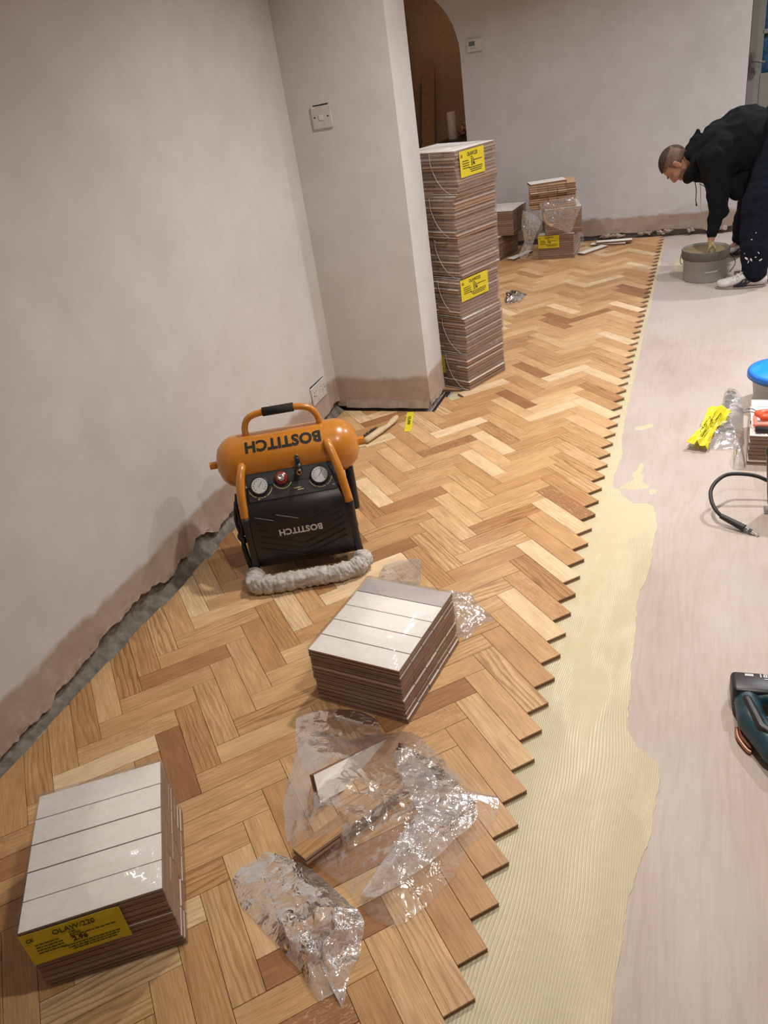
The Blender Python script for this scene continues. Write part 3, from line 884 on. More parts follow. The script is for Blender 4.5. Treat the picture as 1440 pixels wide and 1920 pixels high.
# ================================================================== FLAT PRINT
def text_fit(body, w_, h_=None, bold=0.0, extrude=0.0003, spacing=1.0):
    me = text_mesh(body, 1.0, extrude / max(w_, 1e-4), bold, spacing=spacing)
    xs = [v.co.x for v in me.vertices]; ys = [v.co.y for v in me.vertices]
    sx = w_ / (max(xs) - min(xs)); sy = sx if h_ is None else h_ / (max(ys) - min(ys))
    mx, my = (max(xs) + min(xs)) / 2, (max(ys) + min(ys)) / 2
    for v in me.vertices:
        v.co = Vector(((v.co.x - mx) * sx, (v.co.y - my) * sy, v.co.z * 0.0003 / max(1e-6, extrude / max(w_, 1e-4))))
    return me
def join_meshes(items):
    bm = bmesh.new()
    for me, mtx in items:
        me.transform(mtx); bm.from_mesh(me); bpy.data.meshes.remove(me)
    return bm
def label_print(w_, h_, big='OLAW/220', hand='2.96'):
    """print of a yellow label in its own plane, origin at its centre, +z out"""
    it = []
    it.append((text_fit(big, w_ * 0.42, h_ * 0.15, 0.0), Matrix.Translation((0.02 * w_, h_ * 0.33, 0))))
    it.append((text_fit('CE', w_ * 0.07, h_ * 0.10, 0.01), Matrix.Translation((-0.42 * w_, h_ * 0.30, 0))))
    it.append((text_fit(hand, w_ * 0.15, h_ * 0.15, 0.02), Matrix.Translation((0.03 * w_, -h_ * 0.05, 0))))
    bm = join_meshes(it)
    r_ = random.Random(5)
    def dashes(x0, x1, y, n_):
        x = x0
        while x < x1:
            l_ = r_.uniform(.015, .05) * w_
            box(bm, ((x + l_ / 2), y, 0.0002), (l_, h_ * 0.028, 0.0003)); x += l_ + .008 * w_
    for i in range(4): dashes(-0.40 * w_, (-0.18 + 0.02 * i) * w_, (0.10 - i * 0.09) * h_, 4)
    for i in range(3): dashes(-0.05 * w_, (0.02 + 0.04 * i) * w_, (0.20 - i * 0.07) * h_, 2)
    dashes(0.12 * w_, 0.36 * w_, 0.06 * h_, 3)
    for i in range(3): dashes((-0.16 + .04 * i) * w_, (0.40 - .02 * i) * w_, (-0.20 - i * 0.075) * h_, 6)
    return bm
PRINT_CACHE = {}
def sticker(parent, mtx, w_, h_, curl=0.0, bright=False):
    bm = bmesh.new()
    nx, ny = 10, 6
    g = [[bm.verts.new(((i / nx - .5) * w_, (j / ny - .5) * h_, 0.0006 + curl * (0.0015 * noise.noise(Vector((i * .6, j * .7, w_ * 90))) + (0.004 * max(0, i / nx - .85) / .15)))) for j in range(ny + 1)] for i in range(nx + 1)]
    for i in range(nx):
        for j in range(ny): bm.faces.new((g[i][j], g[i + 1][j], g[i + 1][j + 1], g[i][j + 1]))
    lo = {}
    for v in list(bm.verts): lo[v] = None
    r = bmesh.ops.extrude_face_region(bm, geom=list(bm.faces))
    for v in [e for e in r['geom'] if isinstance(e, bmesh.types.BMVert)]: v.co.z -= 0.0005
    bmesh.ops.recalc_face_normals(bm, faces=bm.faces)
    o = obj('sticker', bm, M['yellow2'] if bright else M['yellow'], parent)
    o.matrix_local = mtx
    key = (round(w_, 3), round(h_, 3))
    if key not in PRINT_CACHE:
        me = bpy.data.meshes.new('print'); b2 = label_print(w_, h_); b2.to_mesh(me); b2.free(); me.materials.append(M['ink']); PRINT_CACHE[key] = me
    p = bpy.data.objects.new('print', PRINT_CACHE[key]); COL.objects.link(p); p.parent = o; p.location = (0, 0, 0.0011 + curl * 0.0012)
    o['label'] = 'yellow paper label with black print'
    return o

# ================================================================== BUNDLES OF BLOCKS
BL, BD = NL * W, 5 * W
def face_mtx(c, xdir, nrm):
    x = Vector(xdir).normalized(); n = Vector(nrm).normalized(); y = n.cross(x)
    mt = Matrix((x, y, n)).transposed().to_4x4(); mt.translation = Vector(c); return mt
def bundle(label, loc, rotz, layers=12, wrap=True, seed=0, jit=0.0013, group=None, seams=False, top='back', name='parquet_bundle', lean=(0, 0), wrapmat='wrap', skip=(), mauve=()):
    r_ = random.Random(seed)
    t = thing(name, label, 'parquet bundle', loc, rotz, group)
    for k in range(layers):
        dx, dy = r_.gauss(0, jit), r_.gauss(0, jit)
        up = (top == 'back')
        if not wrap and r_.random() < 0.3: up = not up
        for j in range(5):
            if (k, j) in skip: continue
            me = r_.choice(DNB if up else UPB)
            if (k, j) in mauve: me = MAUVE
            o = bpy.data.objects.new('parquet_block', me); COL.objects.link(o); o.parent = t
            o.location = (dx + r_.gauss(0, jit * 0.45) + lean[0] * k / layers, (j - 2) * W + dy + r_.gauss(0, jit * .15) + lean[1] * k / layers, k * TB)
            o.rotation_euler = (0, 0, (PI if r_.random() < .5 else 0) + r_.gauss(0, jit * (0.6 if not wrap else 0.1)))
    h = layers * TB
    if wrap:
        bm = bmesh.new()
        bmesh.ops.create_cube(bm, size=1.0)
        bmesh.ops.scale(bm, vec=(BL + 0.006, BD + 0.006, h + 0.002), verts=bm.verts)
        es = [e for e in bm.edges if abs(e.verts[0].co.z - e.verts[1].co.z) > .01]
        bmesh.ops.bevel(bm, geom=es, offset=0.004, segments=2, profile=.5, affect='EDGES')
        bmesh.ops.subdivide_edges(bm, edges=[e for e in bm.edges if e.calc_length() > .03], cuts=10, use_grid_fill=True)
        for v in bm.verts:
            v.co.z += h / 2 + 0.0008
            p = v.co * 14 + Vector((seed * 3.1, seed, 0))
            q = Vector((v.co.x, v.co.y, 0))
            if abs(v.co.z - h / 2) < h * 0.46: v.co += q.normalized() * (0.0025 * noise.noise(p) + 0.001)
            elif v.co.z > h * .9: v.co.z += 0.0010 * abs(noise.noise(p))
        tri_ngons(bm)
        obj('shrink_wrap', bm, M[wrapmat], t, True)
        if seams:
            bm = bmesh.new()
            y0 = r_.uniform(-0.05, -0.03); xs_ = -BL / 2 - .0050
            pts = [(xs_, y0, h * .98), (xs_, y0 - .004, h * .7), (xs_, y0 - .03, h * .38), (xs_, y0 - .07, h * .14), (xs_, y0 - .11, h * .03)]
            tube(bm, smooth_path(pts, 5), 0.0011, 5)
            tube(bm, smooth_path([(xs_, -BD / 2, 0.006), (xs_ - .001, 0, 0.008), (xs_, BD / 2, 0.004)], 4), 0.0011, 5)
            obj('film_seam', bm, M['whiteplast'], t, True)
    return t
def deg(a): return a * PI / 180
b1 = bundle('shrink-wrapped block bundle with white top and yellow label, nearest the left front corner', (-1.145, 0.765, 0.0004), deg(34.9), seed=1, wrapmat='wrap', lean=(0.0, -0.003))
sticker(b1, face_mtx((-BL / 2 + 0.098, -BD / 2 - 0.0065, 12 * TB - 0.050), (1, 0, 0), (0, -1, 0)), 0.192, 0.092, 0.6)
b2 = bundle('shrink-wrapped block bundle with white top, unlabelled, in front of the orange compressor', (-0.787, 1.589, 0.0004), deg(-7.4), seed=2, lean=(0.0, -0.004), mauve=((11, 4),))
names = ['bottom bundle of the tall stack, yellow label on its left side', 'second bundle from the bottom of the tall stack beside the pier',
         'third bundle from the bottom of the tall stack, yellow label on its right side', 'fourth bundle from the bottom of the tall stack beside the pier',
         'fifth bundle from the bottom of the tall stack beside the pier', 'topmost bundle of the tall stack, yellow label under its top edge']
offs = [(0, 0, 0), (0.004, 0.003, 1.0), (-0.004, 0.006, -1.0), (0.004, 0.010, 0.8), (0.008, 0.006, -0.8), (0.020, 0.018, 1.2)]
HB = 12 * TB + 0.0026
for i, (nm, (ox, oy, oa)) in enumerate(zip(names, offs)):
    b = bundle(nm, (-1.206 + ox, 3.922 + oy, 0.0004 + i * HB), deg(67.1 + oa), seed=20 + i, jit=0.0030, group='parquet bundles in the tall stack', seams=True, wrapmat='wrap_hazy')
    b.scale = (1.13, 1, 1)
    if i == 5: sticker(b, face_mtx((-BL / 2 + 0.105, -BD / 2 - 0.0066, 12 * TB - 0.062), (1, 0, 0), (0, -1, 0)), 0.165, 0.112, 0.5)
    if i == 2: sticker(b, face_mtx((-BL / 2 + 0.100, -BD / 2 - 0.0066, 12 * TB - 0.056), (1, 0, 0), (0, -1, 0)), 0.190, 0.105, 0.4)
    if i == 0: sticker(b, face_mtx((-BL / 2 - 0.0066, -BD / 2 + 0.20, 12 * TB - 0.062), (0, -1, 0), (-1, 0, 0)), 0.12, 0.09, 0.4)
fb = bundle('wrapped bundle with yellow label at the base of the far pile by the back wall', (-1.106, 6.60, 0.0004), deg(0.5), seed=31, group='parquet bundles by the back wall')
sticker(fb, face_mtx((-BL / 2 + 0.085, -BD / 2 - 0.0066, 12 * TB - 0.052), (1, 0, 0), (0, -1, 0)), 0.165, 0.095, 0.4)
bundle('second bundle up in the far pile, skewed to the right under crumpled film', (-1.085, 6.60, 0.0004 + HB), deg(14), seed=32, group='parquet bundles by the back wall')
op = bundle('opened loose bundle on top of the far pile by the back wall', (-1.150, 6.573, 0.0004 + 2 * HB), deg(102), layers=11, wrap=False, seed=33, jit=0.006, group='parquet bundles by the back wall', top='face')
bundle('opened low bundle with white top left of the far pile', (-1.665, 6.66, 0.0004), deg(-14), seed=35, wrap=True, group='parquet bundles by the back wall', jit=.004)
bundle('wrapped bundle on top of the low bundle left of the far pile', (-1.57, 6.68, 0.0004 + HB), deg(-6), seed=36, group='parquet bundles by the back wall')
rb = bundle('opened bundle with white top at the right edge, red tool lying on it', (0.342, 3.175, SUB + 0.0004), deg(-2), layers=8, seed=37, wrap=True, jit=0.003)

def loose_block(label, loc, rz, flip=True, tilt=(0, 0), seed=0, group=None):
    o = bpy.data.objects.new('parquet_block', random.Random(seed).choice(DNB if flip else UPB)); COL.objects.link(o)
    o.location = loc; o.rotation_mode = 'XYZ'; o.rotation_euler = (tilt[0], tilt[1], rz)
    return tag(o, label, 'wood block', group)
loose_block('front one of two white-backed blocks lying on top of the far pile', (-1.165, 6.495, 0.0012 + 2 * HB + 11 * TB), deg(22), True, seed=1)
loose_block('rear one of two white-backed blocks lying on top of the far pile', (-1.192, 6.564, 0.0012 + 2 * HB + 11 * TB), deg(22), True, seed=8)
loose_block('short-looking white-backed loose block nearest the camera, right of the far pile', (-0.845, 6.61, 0.0004), deg(55), True, seed=2)
loose_block('white-backed block lying flat by the back wall, right of the far pile', (-0.745, 6.79, 0.0004), deg(-4), True, seed=3)
loose_block('second white-backed block stacked on the loose block by the back wall', (-0.70, 6.802, 0.0004 + TB + .0003), deg(3), True, seed=4)
loose_block('white-backed block on the floor between the two far piles', (-1.425, 6.58, 0.0004), deg(68), True, seed=7)

# block lying on its side inside the film bag, and one propped up against it
o = loose_block('narrow oak block with pale tongue edge inside the clear bag', (0, 0, 0), 0, False, seed=9)
xd = Vector((.533, .846, 0)); wd = Vector((.060, -.026, .027)).normalized(); nd = xd.cross(-wd); nd = nd if nd.z > 0 else -nd
o.matrix_world = face_mtx((-0.699, 1.055, 0.034), xd, nd) @ Matrix.Translation((0, 0, -TB))
o = loose_block('white-backed block propped up inside the clear bag', (0, 0, 0), 0, True, seed=12)
A_, B_, D_ = Vector((-0.806, 1.112, 0.085)), Vector((-0.728, 1.290, 0.018)), Vector((-0.790, 1.077, 0.035))
xd = (B_ - A_).normalized(); yd = (D_ - A_); yd = (yd - xd * yd.dot(xd)).normalized(); nd = xd.cross(-yd)
mt = face_mtx((A_ + xd * 0.14 + yd * 0.035), xd, nd if nd.z > 0 else -nd); o.matrix_world = mt @ Matrix.Translation((0, 0, -TB))

# ================================================================== FILM SHEETS
def film(name, label, pts, nrm=(0, 0, 1), amp=0.02, seed=0, rings=34, mat='film', base=0.004, freq=9, cat='plastic film', group=None, lift=0.0, edge_amp=0.35, layers=1):
    P3 = [Vector((*p, 0)) if len(p) == 2 else Vector(p) for p in pts]
    nrm = Vector(nrm).normalized()
    loop = smooth_path(P3 + [P3[0]], 7)[:-1]
    n = len(loop)
    c = sum(P3, Vector()) / len(P3)
    bm = bmesh.new()
    for L_ in range(layers):
        prev = None
        sd = seed + L_ * 7.7
        for r in range(rings + 1):
            f = r / rings
            ring = []
            for k in range(n if r else 1):
                ej = 1 + 0.03 * noise.noise(Vector((k * 0.25, sd, 0))) - 0.05 * L_
                p = c.lerp(c + (loop[k] - c) * ej, f)
                q = p * freq + Vector((sd, sd * 1.3, 0))
                # crumple: folded creases
                h = 0
                fr, a = 1.0, 1.0
                for o_ in range(4):
                    h += a * (1 - abs(noise.noise(q * fr + Vector((o_ * 11, 0, sd)))) * 3.0); fr *= 2.1; a *= 0.5
                env = (edge_amp + (1 - edge_amp) * min(1, (1 - f) * 3))
                mk = min(1.0, max(0.12, 0.5 + 1.6 * noise.noise(p * 4.5 + Vector((sd * 2, 1, 0)))))
                hh = max(0.0, (h * 0.5 + 0.25)) * mk * amp * env + base + lift * (1 - f * f) + 0.003 * L_
                side = Vector((noise.noise(q * 1.7), noise.noise(q * 1.7 + Vector((9, 9, 9))), 0)) * amp * 0.3 * mk * (1 if r else 0)
                ring.append(bm.verts.new(p + nrm * hh + side))
            if prev is not None:
                if len(prev) == 1:
                    for k in range(n): bm.faces.new((prev[0], ring[k], ring[(k + 1) % n]))
                else:
                    for k in range(n): bm.faces.new((prev[k], ring[k], ring[(k + 1) % n], prev[(k + 1) % n]))
            prev = ring
    o = obj(name, bm, M[mat], None, True)
    return tag(o, label, cat, group)
fbag = film('film_bag', 'crumpled clear film bag lying over two loose blocks near the front', [(-0.936, 1.264), (-0.897, 1.318), (-0.811, 1.302), (-0.755, 1.333), (-0.644, 1.362), (-0.577, 1.32), (-0.517, 1.277), (-0.449, 1.226), (-0.381, 1.21), (-0.376, 1.135), (-0.415, 1.068), (-0.421, 1.011), (-0.436, 0.968), (-0.473, 0.896), (-0.511, 0.852), (-0.565, 0.853), (-0.662, 0.909), (-0.741, 0.94), (-0.81, 0.958), (-0.879, 1.059), (-0.913, 1.168)],
     amp=0.022, seed=3, mat='film', lift=0.05, rings=44, layers=1)
film('film_sheet', 'crumpled clear film lobe at the front, its tip pointing to the bottom of the photo', [(-0.908, 0.859), (-0.908, 0.878), (-0.881, 0.919), (-0.85, 0.94), (-0.779, 0.936), (-0.716, 0.915), (-0.62, 0.869), (-0.584, 0.848), (-0.566, 0.788), (-0.566, 0.723), (-0.559, 0.671), (-0.581, 0.697), (-0.606, 0.672), (-0.673, 0.714), (-0.738, 0.747), (-0.807, 0.782), (-0.863, 0.811)],
     amp=0.03, seed=8, mat='film_dense', lift=0.01, rings=40)
fold = film('film_fold', None, [(-0.66, 1.30), (-0.60, 1.28), (-0.52, 1.24), (-0.43, 1.17), (-0.41, 1.12), (-0.45, 1.04), (-0.50, 0.96), (-0.56, 0.89), (-0.60, 0.885), (-0.57, 0.95), (-0.52, 1.05), (-0.53, 1.13), (-0.60, 1.19), (-0.65, 1.24)],
     amp=0.022, seed=18, mat='film_dense', base=0.03, rings=30, cat=None)
fold.parent = fbag
film('film_sheet', 'flat clear film flap between the centre bundle and the film bag', [(-0.983, 1.344), (-0.932, 1.386), (-0.863, 1.405), (-0.797, 1.395), (-0.753, 1.385), (-0.735, 1.357), (-0.717, 1.319), (-0.811, 1.264), (-0.871, 1.18), (-0.938, 1.255)], amp=0.016, seed=12, mat='film', rings=26)
film('film_sheet', 'narrow shiny film fold touching the front of the centre bundle', [(-0.875, 1.395), (-0.82, 1.402), (-0.76, 1.385), (-0.745, 1.362), (-0.80, 1.358), (-0.87, 1.368)], amp=0.022, seed=41, mat='film_dense', rings=16, base=0.012)
film('film_sheet', 'clear film flap behind the centre bundle, towards the compressor', [(-0.995, 2.095), (-0.945, 2.137), (-0.883, 2.155), (-0.85, 2.077), (-0.82, 1.95), (-0.80, 1.80), (-0.93, 1.83), (-0.985, 2.0)], amp=0.012, seed=21, rings=24)
film('film_sheet', 'clear film flap on the floor right of the centre bundle', [(-0.735, 1.99), (-0.655, 1.984), (-0.61, 1.934), (-0.547, 1.867), (-0.58, 1.83), (-0.60, 1.76), (-0.618, 1.765), (-0.66, 1.80)], amp=0.018, seed=24, rings=22)
film('film_scrap', 'small film scrap on the parquet beside the tall stack', [(-1.30, 5.50), (-1.249, 5.522), (-1.154, 5.442), (-1.151, 5.315), (-1.184, 5.21), (-1.261, 5.244)], amp=0.045, seed=26, mat='film_dense', rings=16)
film('film_sheet', 'silvery crumpled film hanging over the front of the far pile', [(-1.211, 6.372, 0.438), (-1.052, 6.372, 0.463), (-0.921, 6.372, 0.475), (-0.903, 6.372, 0.39), (-0.936, 6.372, 0.308), (-0.982, 6.372, 0.209), (-1.059, 6.372, 0.234), (-1.191, 6.372, 0.307)], nrm=(0, -1, 0), amp=0.03, seed=28, mat='film_silver', rings=24, freq=12)
film('film_sheet', 'clear film hanging from the left corner of the far pile to the floor', [(-1.345, 6.40, 0.394), (-1.27, 6.38, 0.37), (-1.205, 6.37, 0.307), (-1.243, 6.36, 0.21), (-1.288, 6.35, 0.10), (-1.336, 6.35, 0.035), (-1.385, 6.36, 0.06), (-1.343, 6.38, 0.177), (-1.359, 6.39, 0.279)], nrm=(-.2, -1, 0), amp=0.02, seed=30, mat='film_dense', rings=20)
film('film_sheet', 'clear film tail on the right side of the far pile', [(-0.965, 6.40, 0.183), (-0.904, 6.42, 0.195), (-0.892, 6.42, 0.138), (-0.926, 6.41, 0.059), (-0.962, 6.40, 0.013)], nrm=(0.5, -1, 0), amp=0.012, seed=33, mat='film', rings=14)
yb = film('film_bag', 'empty clear film bag with a yellow label on the plywood at right', [(-0.024, 3.143), (0.010, 3.30), (0.035, 3.435), (0.087, 3.555), (0.125, 3.635), (0.121, 3.743), (0.144, 3.782), (0.180, 3.717), (0.195, 3.60), (0.192, 3.43), (0.190, 3.28), (0.182, 3.15), (0.120, 3.128), (0.075, 3.121), (0.028, 3.117)], amp=0.026, seed=51, mat='film_pale', base=SUB + 0.003, lift=0.035, rings=28)
film('film_sheet', 'film skirt hanging off the opened bundle at the right edge', [(0.146, 3.10), (0.165, 3.115), (0.186, 3.10), (0.190, 3.03), (0.188, 2.965), (0.148, 2.960), (0.136, 3.02)], amp=0.012, seed=53, mat='film_pale', base=SUB + 0.003, lift=0.06, rings=18)
# crumpled yellow label stuck on the bag
def crumpled_label():
    bm = bmesh.new(); nx, ny = 18, 8
    a = Vector((0.010, 3.105, 0.022)); b = Vector((0.098, 3.415, 0.045))
    d = (b - a); Ln = d.length; d.normalize(); s = Vector((d.y, -d.x, 0)).normalized()
    g = []
    for i in range(nx + 1):
        row = []
        for j in range(ny + 1):
            u, v = i / nx, j / ny - .5
            wd_ = 0.088 * (1 - 0.25 * math.sin(u * PI * 1.2))
            p = a + d * Ln * u + s * v * wd_
            z = 0.014 * (1 - abs(noise.noise(Vector((u * 5, v * 3, 2))) * 3)) - abs(v) * 0.03
            row.append(bm.verts.new(p + Vector((0, 0, z))))
        g.append(row)
    for i in range(nx):
        for j in range(ny): bm.faces.new((g[i][j], g[i + 1][j], g[i + 1][j + 1], g[i][j + 1]))
    r = bmesh.ops.extrude_face_region(bm, geom=list(bm.faces))
    for v in [e for e in r['geom'] if isinstance(e, bmesh.types.BMVert)]: v.co.z -= 0.0008
    bmesh.ops.recalc_face_normals(bm, faces=bm.faces)
    o = obj('sticker', bm, M['yellow2'], yb, False); o['label'] = 'crumpled yellow label with black print'
    pm = label_print(Ln * 0.92, 0.066)
    for v in pm.verts:
        u, vv = v.co.x / Ln + .5, -v.co.y / 0.088
        wd_ = 0.088 * (1 - 0.25 * math.sin(u * PI * 1.2))
        p = a + d * Ln * u + s * vv * wd_
        z = 0.014 * (1 - abs(noise.noise(Vector((u * 5, vv * 3, 2))) * 3)) - abs(vv) * 0.03
        v.co = p + Vector((0, 0, z + 0.0014 + v.co.z))
    obj('print', pm, M['ink'], o)
crumpled_label()

# ================================================================== COMPRESSOR
def compressor():
    t = thing('air_compressor', 'orange air compressor with black cover standing upside down on the parquet by the left wall', 'compressor', (-1.225, 1.955, 0), math.atan2(.436, .9))
    TC = Vector((0.003, 0.25, 0.395)); TR = 0.094
    bm = bmesh.new()
    prof = [(0.0, -0.252), (0.030, -0.250), (0.060, -0.238), (0.080, -0.218), (0.091, -0.195), (TR, -0.175), (TR, 0.175), (0.091, 0.195), (0.080, 0.218), (0.060, 0.238), (0.030, 0.250), (0, 0.252)]
    lathe(bm, prof, 48, TC, (1, 0, 0))
    tank = obj('tank', bm, M['orange'], t, True)
    bm = bmesh.new(); tube(bm, [TC + Vector((-0.248, 0, 0)), TC + Vector((-0.278, 0, 0))], 0.014, 8); tube(bm, [TC + Vector((0.248, 0, 0)), TC + Vector((0.272, 0, 0))], 0.016, 8); 
    obj('tank_port', bm, M['orange'], tank)
    me = text_fit('BOSTITCH', 0.262, 0.044, 0.042, spacing=1.06)
    th0 = deg(50)
    b_ = bmesh.new(); b_.from_mesh(me)
    for q in range(-10, 11):
        bmesh.ops.bisect_plane(b_, geom=b_.verts[:] + b_.edges[:] + b_.faces[:], plane_co=(0, q * 0.0025, 0), plane_no=(0, 1, 0))
    b_.to_mesh(me); b_.free()
    for v in me.vertices:
        x, y, z = v.co; th = th0 - y / TR; r_ = TR + 0.0007 + max(0, z)
        v.co = Vector((TC.x - 0.004 - x, TC.y - r_ * math.cos(th), TC.z + r_ * math.sin(th)))
    o = obj('brand_lettering', me, M['ink'], tank); o.name = 'lettering'; o['label'] = 'black upside-down lettering on the tank'
    bm = bmesh.new()
    hp = smooth_path([(-0.128, 0.25, 0.47), (-0.125, 0.252, 0.515), (-0.108, 0.255, 0.545), (-0.07, 0.256, 0.558), (0.0, 0.256, 0.560), (0.07, 0.256, 0.558), (0.108, 0.255, 0.545), (0.128, 0.252, 0.515), (0.134, 0.25, 0.47)], 6)
    tube(bm, hp, 0.0115, 14); h = obj('carry_handle', bm, M['orange'], t, True)
    bm = bmesh.new(); tube(bm, [(-0.054, 0.256, 0.5597), (0.054, 0.256, 0.5597)], 0.0155, 18); obj('foam_grip', bm, M['foam'], h, True)
    for pts in ([(-0.152, 0.175, 0.415), (-0.157, 0.145, 0.405), (-0.164, 0.118, 0.375), (-0.170, 0.095, 0.33), (-0.173, 0.078, 0.252)],
                [(0.146, 0.175, 0.445), (0.152, 0.152, 0.438), (0.163, 0.128, 0.405), (0.176, 0.100, 0.35), (0.189, 0.074, 0.258)]):
        bm = bmesh.new(); tube(bm, smooth_path(pts, 6), 0.0150, 14); obj('frame_tube', bm, M['orange'], t, True)
    # lower black frame and foot bar
    bm = bmesh.new()
    for sx in (-1, 1):
        x0 = -0.173 if sx < 0 else 0.189
        tube(bm, smooth_path([(x0, 0.078, 0.262), (x0, 0.076, 0.12), (x0 + sx * .004, 0.070, 0.06), (x0 + sx * .010, 0.035, 0.034), (x0 + sx * .008, 0.012, 0.032)], 6), 0.0145, 12)
    tube(bm, [(-0.165, 0.012, 0.032), (0.181, 0.012, 0.032)], 0.012, 10)
    tube(bm, smooth_path([(-0.173, 0.078, 0.2), (-0.173, 0.2, 0.1), (-0.173, 0.32, 0.02)], 5), 0.013, 10)
    tube(bm, smooth_path([(0.189, 0.078, 0.2), (0.189, 0.2, 0.1), (0.189, 0.32, 0.02)], 5), 0.013, 10)
    tube(bm, [(-0.173, 0.32, 0.0165), (0.189, 0.32, 0.0165)], 0.0145, 10)
    obj('lower_frame', bm, M['black_plastic'], t, True)
    # fleece sleeve round the foot bar
    path = smooth_path([(-0.176, 0.060, 0.040), (-0.190, 0.030, 0.034), (-0.170, 0.002, 0.031), (-0.10, -0.008, 0.030), (0.0, -0.004, 0.030), (0.10, -0.006, 0.030), (0.165, 0.006, 0.031), (0.196, 0.030, 0.034), (0.200, 0.058, 0.040)], 26)
    bm = bmesh.new(); rings = tube(bm, path, 0.027, 48)
    for r in rings:
        c = sum((v.co for v in r), Vector()) / len(r)
        for v in r:
            d = (v.co - c).normalized()
            b_ = abs(noise.noise(v.co * 55)) * 0.5 + abs(noise.noise(v.co * 120)) * 0.35 + 0.5 * abs(noise.noise(Vector((c.x * 26, 3, 0))))
            v.co = v.co + d * (0.020 * b_ - 0.001)
            if v.co.z < 0.001: v.co.z = 0.001 + 0.0005 * noise.noise(v.co * 50)
    f = obj('fleece_sleeve', bm, M['fleece'], t, True); f['label'] = 'lumpy grey-white fleece sleeve on the foot bar'
    # body
    bm = bmesh.new(); box(bm, (0.008, 0.215, 0.185), (0.325, 0.225, 0.25), bevel=0.02, seg=3)
    box(bm, (0.205, 0.255, 0.235), (0.03, 0.10, 0.18), bevel=0.012, seg=3)
    obj('motor_housing', bm, M['black_plastic'], t, True)
    # front cover with V ridges
    bm = bmesh.new(); cyl = []
    prof = [(0.128, 0.345), (0.118, 0.318), (0.098, 0.298), (0.078, 0.275), (0.068, 0.24), (0.062, 0.17), (0.062, 0.10), (0.070, 0.062), (0.090, 0.045), (0.13, 0.040)]
    xs = [-0.158, -0.155, -0.150, 0.166, 0.171, 0.174]
    xs2 = [-0.166, -0.164, -0.158, 0.176, 0.182, 0.186]
    g = []
    for i, (y, z) in enumerate(prof):
        k = i / (len(prof) - 1)
        row = []
        for a, b in zip(xs, xs2):
            x = a + (b - a) * min(1, k * 3)
            off = 0.012 if (a in (xs[0], xs[-1])) else (0.004 if a in (xs[1], xs[-2]) else 0)
            row.append(bm.verts.new((x, y + off, z)))
        row = [bm.verts.new((row[0].co.x, 0.16, z))] + row + [bm.verts.new((row[-1].co.x, 0.16, z))]
        g.append(row)
    for a, b in zip(g[:-1], g[1:]):
        for j in range(len(a) - 1): bm.faces.new((a[j], b[j], b[j + 1], a[j + 1]))
    bmesh.ops.recalc_face_normals(bm, faces=bm.faces)
    cover = obj('front_cover', bm, M['black_plastic'], t, True)
    bm = bmesh.new()
    for k in range(7):
        for sx in (-1, 1):
            x_in = 0.010 + sx * 0.004; z_in = 0.085 + k * 0.024
            x_out = 0.010 + sx * 0.150
            pts = []
            for q in range(5):
                f_ = q / 4; x = x_in + (x_out - x_in) * f_; z = z_in + 0.052 * f_
                if abs(x - 0.01) < 0.088 and 0.155 < z < 0.215: continue
                if z > 0.262: continue
                y = 0.0615 + (0.0 if z < 0.17 else (z - 0.17) * 0.085)
                pts.append((x, y, z))
            if len(pts) > 1: tube(bm, pts, 0.0028, 5)
    obj('cover_ridges', bm, M['black_plastic'], cover)
    me = text_fit('BOSTITCH', 0.150, 0.024, 0.036, spacing=1.06)
    mt = face_mtx((0.007, 0.0610, 0.188), (-1, 0, 0), (0, -1, 0.06)); me.transform(mt)
    o = obj('lettering', me, M['white_ink'], cover); o['label'] = 'white upside-down lettering on the cover'
    bm = bmesh.new(); box(bm, (0.007, 0.0615, 0.160), (0.15, 0.002, 0.0012)); obj('rule_line', bm, M['panel_grey'], cover)
    # control panel
    n = Vector((0, -.794, .607)); u = Vector((0, .607, .794)); PC = Vector((0.004, 0.1345, 0.352))
    bm = bmesh.new(); box(bm, (0, 0, -0.006), (0.306, 0.125, 0.012), bevel=0.003)
    bm.transform(face_mtx(PC, (1, 0, 0), n)); panel = obj('control_panel', bm, M['panel_grey'], t)
    def on(x, v, w_=0.0): return PC + Vector((x, 0, 0)) + u * v + n * w_
    for gx, gv in ((-0.108, -0.010), (0.100, -0.006)):
        bm = bmesh.new(); lathe(bm, [(0, 0), (0.0325, 0), (0.0325, 0.010), (0.029, 0.013), (0.0275, 0.010), (0, 0.010)], 32, on(gx, gv), n); gg = obj('pressure_gauge', bm, M['black_plastic'], t, True)
        bm = bmesh.new(); lathe(bm, [(0, 0.0125), (0.0272, 0.0125), (0.0272, 0.0105), (0, 0.0105)], 32, on(gx, gv), n); obj('dial', bm, M['dial'], gg)
        bm = bmesh.new()
        for k in range(13):
            a = deg(-130 + k * 21.6); mt = face_mtx(on(gx, gv, 0.0128), (math.cos(a), 0, 0) , n)
            box_v = box(bm, (0, 0.022, 0), (0.0012, 0.005 if k % 3 else 0.008, 0.0003), Matrix.Rotation(a, 3, 'Z'))
            bmesh.ops.rotate(bm, cent=(0, 0, 0), matrix=Matrix.Rotation(0, 3, 'Z'), verts=box_v)
            for v in box_v: pass
        for v in bm.verts: pass
        bm2 = bmesh.new()
        for k in range(13):
            a = deg(-130 + k * 21.6)
            vs = box(bm2, (0, 0.0, 0), (0.0012, 0.005, 0.0003)); bmesh.ops.translate(bm2, vec=(0, 0.021, 0), verts=vs); bmesh.ops.rotate(bm2, cent=(0, 0, 0), matrix=Matrix.Rotation(a, 3, 'Z'), verts=vs)
